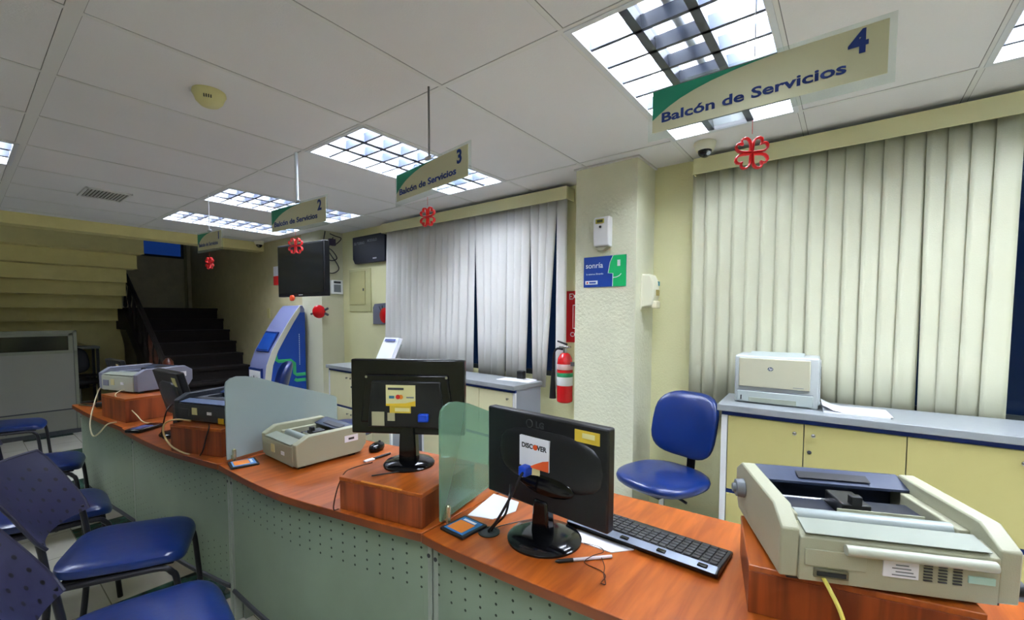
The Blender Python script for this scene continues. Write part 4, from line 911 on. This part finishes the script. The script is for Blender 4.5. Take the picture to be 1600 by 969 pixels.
obj('feelers', MB().tube([(-.016, .00, .05), (-.016, .03, .09)], .005, 6).tube([(-.016, -.04, .06), (-.016, -.03, .10)], .005, 6), DGR, lp)
lb_ = thing('ladybug_ornament', 'red disc ornament with black feelers beside the kiosk top', 'ornament', (2.645, 4.935, 1.467), r_(35))
obj('red_disc', MB().lathe([(.078, 0), (.078, .008), (.055, .022), (0, .028)], 30, face((0, 0, 0), (0, -1, 0), (0, 0, 1))), REDP, lb_, smooth=True)
obj('black_legs', MB().cyl((0, -.07, .02), (0, -.11, .04), .014, n=8).cyl((0, -.07, -.02), (0, -.11, -.04), .014, n=8).cyl((0, .07, -.02), (0, .10, -.03), .012, n=8), DGR, lb_)
ph = thing('alarm_keypad', 'white alarm keypad on the far pillar beside the television', 'keypad', (2.87, 4.949, 1.765), 0)
obj('case', MB().b2(-.075, .075, -.035, 0, -.085, .085), WHT, ph, bevel=.006)
obj('display', MB().b2(-.045, .045, -.037, -.034, .045, .070), DGR, ph); obj('keys', MB().b2(-.045, .045, -.038, -.034, -.06, .03), MGR, ph)
def wires(pts, label, r=.006): cable('tangled_cable', pts, r, mat('wire_dark', (44, 38, 50), .5), label, 'cable', 'tangled black cables on the far pillar')
LBW = 'one of the tangled black cables between television and display board'
wires([(2.74, 4.94, 2.42), (2.72, 4.93, 2.28), (2.80, 4.93, 2.15), (2.88, 4.93, 2.05), (2.90, 4.93, 1.98), (2.82, 4.93, 1.93), (2.70, 4.90, 1.94), (2.40, 4.75, 1.95)], LBW)
wires([(2.80, 4.94, 2.40), (2.86, 4.93, 2.38), (2.94, 4.93, 2.36), (2.88, 4.93, 2.29), (2.82, 4.93, 2.26)], LBW)
wires([(2.84, 4.94, 2.36), (2.78, 4.93, 2.25), (2.72, 4.93, 2.15), (2.80, 4.93, 2.08), (2.88, 4.93, 2.12), (2.78, 4.93, 2.22), (2.60, 4.85, 2.12)], LBW)
jb = obj('junction_box', MB().b2(2.78, 2.86, 4.91, 4.949, 2.26, 2.34), mat('junction_violet', (60, 50, 78), .5), bevel=.004); tag(jb, 'small dark junction box where the far cables meet', 'junction box')
fs = thing('safety_notice', 'small white and red notice on the hall wall left of the television', 'notice', (2.698, 6.12, 1.93))
obj('top', MB().b2(-.004, 0, -.09, .09, .02, .15), PAPER, fs); obj('bottom', MB().b2(-.005, 0, -.09, .09, -.10, .02), RED, fs)
sw_ = tag(obj('light_switch', MB().b2(2.690, 2.699, 6.35, 6.43, 1.38, 1.52), mat('switch_cream', (190, 180, 120), .5), bevel=.003), 'cream light switch on the hall wall left of the kiosk', 'switch')
ki = thing('service_kiosk', 'lilac and blue self-service kiosk by the far pillar', 'kiosk', (2.17, 5.30, 0))
cur = [(.01, 0), (.0, .35), (.004, .63), (.03, .836), (.09, 1.0), (.18, 1.156), (.282, 1.33), (.39, 1.49), (.43, 1.54), (.46, 1.545), (.485, 1.50)]
obj('body', MB().prism(cur+[(.485, 0)], .0, .46, lambda u, v, q: (u, q, v)), mat('kiosk_lilac', (122, 128, 168), .4), ki, bevel=.006)
obj('white_edge', MB().prism([(a-.004, b+.003) for a, b in cur[:-2]]+[(.425, 1.47), (.34, 1.33), (.24, 1.156), (.155, 1.0), (.095, .836), (.065, .63), (.06, .35), (.07, 0)], -.012, .001, lambda u, v, q: (u, q, v)), mat('kiosk_white', (206, 204, 190), .45), ki)
obj('blue_side', MB().prism([(.07, 0), (.06, .35), (.065, .63), (.095, .836), (.155, 1.0), (.24, 1.156), (.34, 1.33), (.425, 1.455), (.484, 1.46), (.484, 0)], -.006, .001, lambda u, v, q: (u, q, v)), mat('kiosk_blue', (18, 66, 160), .4), ki)
gr = MB()
for dz in (0, .07): gr.tube([(.48, -.006, .70-dz), (.37, -.006, .70-dz), (.345, -.006, .72-dz), (.345, -.006, .84-dz), (.30, -.006, .88-dz), (.16, -.006, .88-dz), (.135, -.006, .90-dz), (.115, -.006, 1.02-dz)][:8-5*int(dz > 0)], (.020, .004), 6, False, (0, 0, 1))
obj('green_ribbon', gr, mat('kiosk_green', (60, 176, 110), .4), ki, smooth=True)
obj('pale_drop', MB().ell((.21, -.008, .72), (.045, .004, .06), (1, 1), 20, 8), mat('kiosk_pale', (130, 176, 230), .35), ki, smooth=True)
wl = MB()
for k in range(16): wl.b2(.405, .412, -.0075, -.006, .82+.024*k, .836+.024*k)
obj('small_side_print', wl, WHT, ki)
ns = Vector((-.866, 0, .5)); 
def KM(s): return Matrix.Rotation(s, 3, 'Y')
obj('touch_screen', MB().box((.135, .23, 1.11), (.012, .30, .22), KM(.49)), mat('kiosk_screen', (30, 70, 150), .15, emit=.04), ki, bevel=.002)
obj('screen_bezel', MB().box((.139, .23, 1.108), (.012, .34, .26), KM(.49)), NAVY, ki)
pf_ = obj('poster_frame', MB().b2(-.010, .01, .06, .40, .56, .80), NAVY, ki)
po = obj('poster', MB().b2(-.013, -.009, .08, .38, .575, .77), PAPER, pf_)
obj('scribble', MB().tube([(-.0135, .34-.022*k, .67+.03*math.sin(k*1.9)+.01*math.cos(k*3.1)) for k in range(11)], .0035, 5), DGR, po)

# ------------------------------------------------------------------ PARTITION AND DESK UNDER THE STAIRS
pt = thing('office_partition', 'grey office partition with a glass strip at the left edge', 'partition', (.90, 7.36, 0))
fm = MB().b2(-.035, 0, -.025, .025, 0, 1.235).b2(-1.7, 0, -.025, .025, 1.205, 1.235).b2(-1.7, 0, -.025, .025, .965, 1.0).b2(-1.7, -.035, -.022, .022, 1.17, 1.205).b2(-.075, -.035, -.022, .022, 1.0, 1.205)
obj('frame', fm, mat('partition_frame', (128, 130, 116), .45, metal=.2), pt, bevel=.002)
obj('fabric_panel', MB().b2(-1.7, -.035, -.018, .018, .30, .965), mat('partition_grey', (140, 140, 132), .9, bump=.3, bscale=200), pt)
obj('base_panel', MB().b2(-1.7, -.035, -.020, .020, .05, .285), mat('partition_base', (128, 128, 118), .7), pt)
obj('seam', MB().b2(-1.7, -.0, -.016, .016, .283, .302).b2(-.034, -.03, -.0255, .0255, .05, 1.2).b2(-1.7, 0, -.03, .03, .0, .05), DGR, pt)
obj('glass', MB().b2(-1.7, -.075, -.004, .004, 1.0, 1.17), PRTG, pt)
dk = thing('side_desk', 'dark desk with a pale edge under the stairs', 'desk', (.95, 8.6, 0))
obj('top', MB().b2(0, .34, 0, .38, .93, .96), MGR, dk); obj('leg', MB().b2(.30, .33, .01, .04, 0, .93), BLK, dk); obj('leg', MB().b2(0, .03, .01, .04, 0, .93), BLK, dk)
obj('leg', MB().b2(.30, .33, .34, .37, 0, .93), BLK, dk); obj('leg', MB().b2(0, .03, .34, .37, 0, .93), BLK, dk); obj('shelf', MB().b2(0, .33, .02, .36, .52, .54), BLK, dk)

ev = thing('envelope', 'white papers beside the riser box in the bottom right corner', 'paper', (1.20, -.34, CT), r_(20))
obj('sheets', MB().b2(-.12, .12, -.10, .08, 0, .006), PAPER, ev); obj('dark_cover', MB().b2(-.13, -.02, .02, .10, .006, .012), BLK, ev, bevel=.002)
